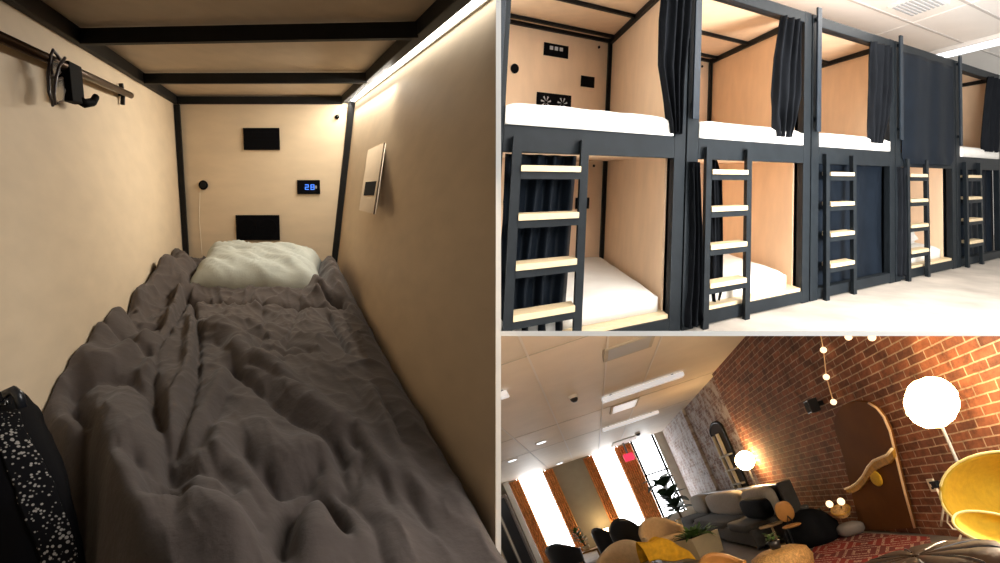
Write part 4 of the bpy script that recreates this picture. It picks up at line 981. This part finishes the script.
# warm lamp behind the black chairs
c = R.on(601, 522, 1, UF-.5)
t = thing('floor_lamp', R.pt(c.x, c.y, 0), 'low warm uplighter glowing on the olive pier behind the black chairs', 'lamp')
bm = nb(); lathe(bm, [(.09, .45), (.15, .62), (.14, .62), (.07, .46)], 18); obj('shade', bm, 'lamp', t, T=T @ Matrix.Translation((c.x, c.y, 0))); obj('stem', tube(nb(), [V(0, 0, 0), V(0, 0, .46)], .02, 8), 'char', t, T=T @ Matrix.Translation((c.x, c.y, 0)))

# ---- yellow shell chair
YC = 3.1
def cp(x, y, d=0): return (YC+d)*ray(x, y)
t = thing('lounge_chair', cp(1000, 600), 'mustard yellow shell chair with pale piping at the right edge', 'chair')
def dish(cx, cy, rx, ry, rot, depth, d0, tilt, rimm=.012, m='yellow', name='backrest', p=2.2):
    s = YC/F; cr_, sr_ = math.cos(rot), math.sin(rot)
    def pt(r, a, off=0):
        ca, sa = math.cos(a), math.sin(a); k = (abs(ca)**p+abs(sa)**p)**(-1/p)
        x = rx*r*k*ca; y = ry*r*k*sa; X = x*cr_-y*sr_; Yy = x*sr_+y*cr_
        return cp(cx+X, cy-Yy, d0+depth*(1-r*r)+tilt[0]*X*s+tilt[1]*Yy*s+off)
    bm = nb(); n, A = 10, 40
    for off in (0, .035):
        rings = [[bm.verts.new(pt(max(.02, j/n), 2*PI*i/A, off*(1-.6*(j/n)**6))) for i in range(A)] for j in range(n+1)]
        for j in range(n):
            for i in range(A): bm.faces.new((rings[j][i], rings[j][(i+1) % A], rings[j+1][(i+1) % A], rings[j+1][i]))
        bm.faces.new(rings[0]); 
        if off == 0: r0 = rings[-1]
        else:
            for i in range(A): bm.faces.new((r0[i], r0[(i+1) % A], rings[-1][(i+1) % A], rings[-1][i]))
    o = obj(name, bm, m, t, smooth=True)
    obj('piping', tube(nb(), [pt(1, 2*PI*i/A, .006) for i in range(A)], rimm, 6, True), 'yrim', o, smooth=True)
dish(1010, 492, 70, 41, 0, .26, .1, (-.25, .35), name='backrest', rimm=.007)
dish(1007, 533, 56, 16, math.radians(-15), .10, -.12, (-.1, .9), name='seat', rimm=.007)
obj('pedestal', tube(nb(), [cp(996, 548, .05), cp(1000, 575, .05)], [.05, .03], 14), 'white', t, smooth=True)
bm = nb(); lathe(bm, [(.25, 0), (.24, .015), (.04, .04)], 28); obj('foot', bm, 'white', t, T=Matrix.Translation(cp(1000, 578, .05)))
# ---- dark leather ottoman in the foreground
Tt = Matrix.Translation(2.45*ray(944, 622)) @ R.T.to_3x3().to_4x4(); s = 2.45/F
t = thing('ottoman', Tt.translation, 'dark brown buttoned leather ottoman at the bottom right foreground', 'ottoman')
def tuft(r, z, a):
    return r, z + (1.2*s*abs(math.sin(5*a))**.5 - 2*s*(1 if r > 40*s else 0)*(1-abs(math.sin(5*a)))**4 if z > 60*s else 0)
obj('body', lathe(nb(), [(70*s, 0), (76*s, 10*s), (78*s, 40*s), (76*s, 58*s), (70*s, 66*s), (55*s, 70*s), (30*s, 71.5*s), (12*s, 72*s), (2*s, 71*s)], 60, fn=tuft), 'leather', t, T=Tt, smooth=True)
for k in range(10):
    a = PI*k/5; obj('seam', tube(nb(), [V(q*s*math.cos(a), q*s*math.sin(a), z*s) for q, z in ((20, 72), (45, 71.2), (62, 68.8), (72, 65), (78, 55))], .9*s, 5), 'navy', t, T=Tt)
bm = nb(); ell(bm, (0, 0, 72*s), 4*s, 4*s, 2*s, 2, 14, 8); obj('button', bm, 'leather', t, T=Tt, smooth=True)

# ================================================================== light
def area(name, loc, target, sx, sy, e, col, spread=180):
    l = bpy.data.lights.new(name, 'AREA'); l.shape = 'RECTANGLE'; l.size = sx; l.size_y = sy; l.energy = e; l.color = col; l.spread = math.radians(spread)
    o = bpy.data.objects.new(name, l); C.objects.link(o); o.location = loc
    o.rotation_euler = (Vector(target)-Vector(loc)).to_track_quat('-Z', 'Y').to_euler(); return o
def point(name, loc, e, col, r=.1):
    l = bpy.data.lights.new(name, 'POINT'); l.energy = e; l.color = col; l.shadow_soft_size = r
    o = bpy.data.objects.new(name, l); C.objects.link(o); o.location = loc; return o
area('daylight_bunk_room', (2.7, .2, 1.25), (2.0, 5, 1.3), 3.4, 1.4, 205, (1, .97, .93))
area('ceiling_fill_bunk_room', (3.4, 1.9, .15), (4.6, 4.2, 3.2), 2.0, 1.0, 640, (1, .97, .93))  # added fill light out of view, brightens the bunk room ceiling
area('ceiling_lamps_bunk_room', BUNK.pt(.3, -1.2, HC-.12), BUNK.pt(.3, -.9, 0), 4, .6, 40, (1, .95, .88))
a0, a1 = POD.pt(.975, -.04, .012), POD.pt(.975, -1.2, .012); am = (a0+a1)/2
lo = area('led_strip_lamp', am, am+V(-1, .12, -.42), .02, (a1-a0).length, 16, (1, .93, .81))
dz = V(1, -.12, .42).normalized(); dy = (a1-a0).normalized(); dx = dy.cross(dz).normalized(); dz = dx.cross(dy)
lo.rotation_euler = Matrix(((dx.x, dy.x, dz.x), (dx.y, dy.y, dz.y), (dx.z, dy.z, dz.z))).to_euler()
point('warm_fill_lounge', (3.5, 3.4, -.6), 230, (1, .79, .56), .15)  # added point light out of view, warm fill for lounge and ceiling
w = bpy.data.worlds.new('World'); S.world = w; w.use_nodes = True
w.node_tree.nodes['Background'].inputs[0].default_value = (1, .93, .85, 1); w.node_tree.nodes['Background'].inputs[1].default_value = .05

# ================================================================== camera
cd = bpy.data.cameras.new('camera'); cam = bpy.data.objects.new('camera', cd); C.objects.link(cam)
cam.location = (0, 0, 0); cam.rotation_euler = (PI/2, 0, 0); cd.sensor_width = 36; cd.lens = 36*F/1000; cd.clip_start = .05; cd.clip_end = 100
S.camera = cam
vs = S.view_settings; S.display_settings.display_device = 'sRGB'; vs.view_transform = 'Standard'; vs.look = 'None'; vs.gamma = 1; vs.use_curve_mapping = False; vs.exposure = 0
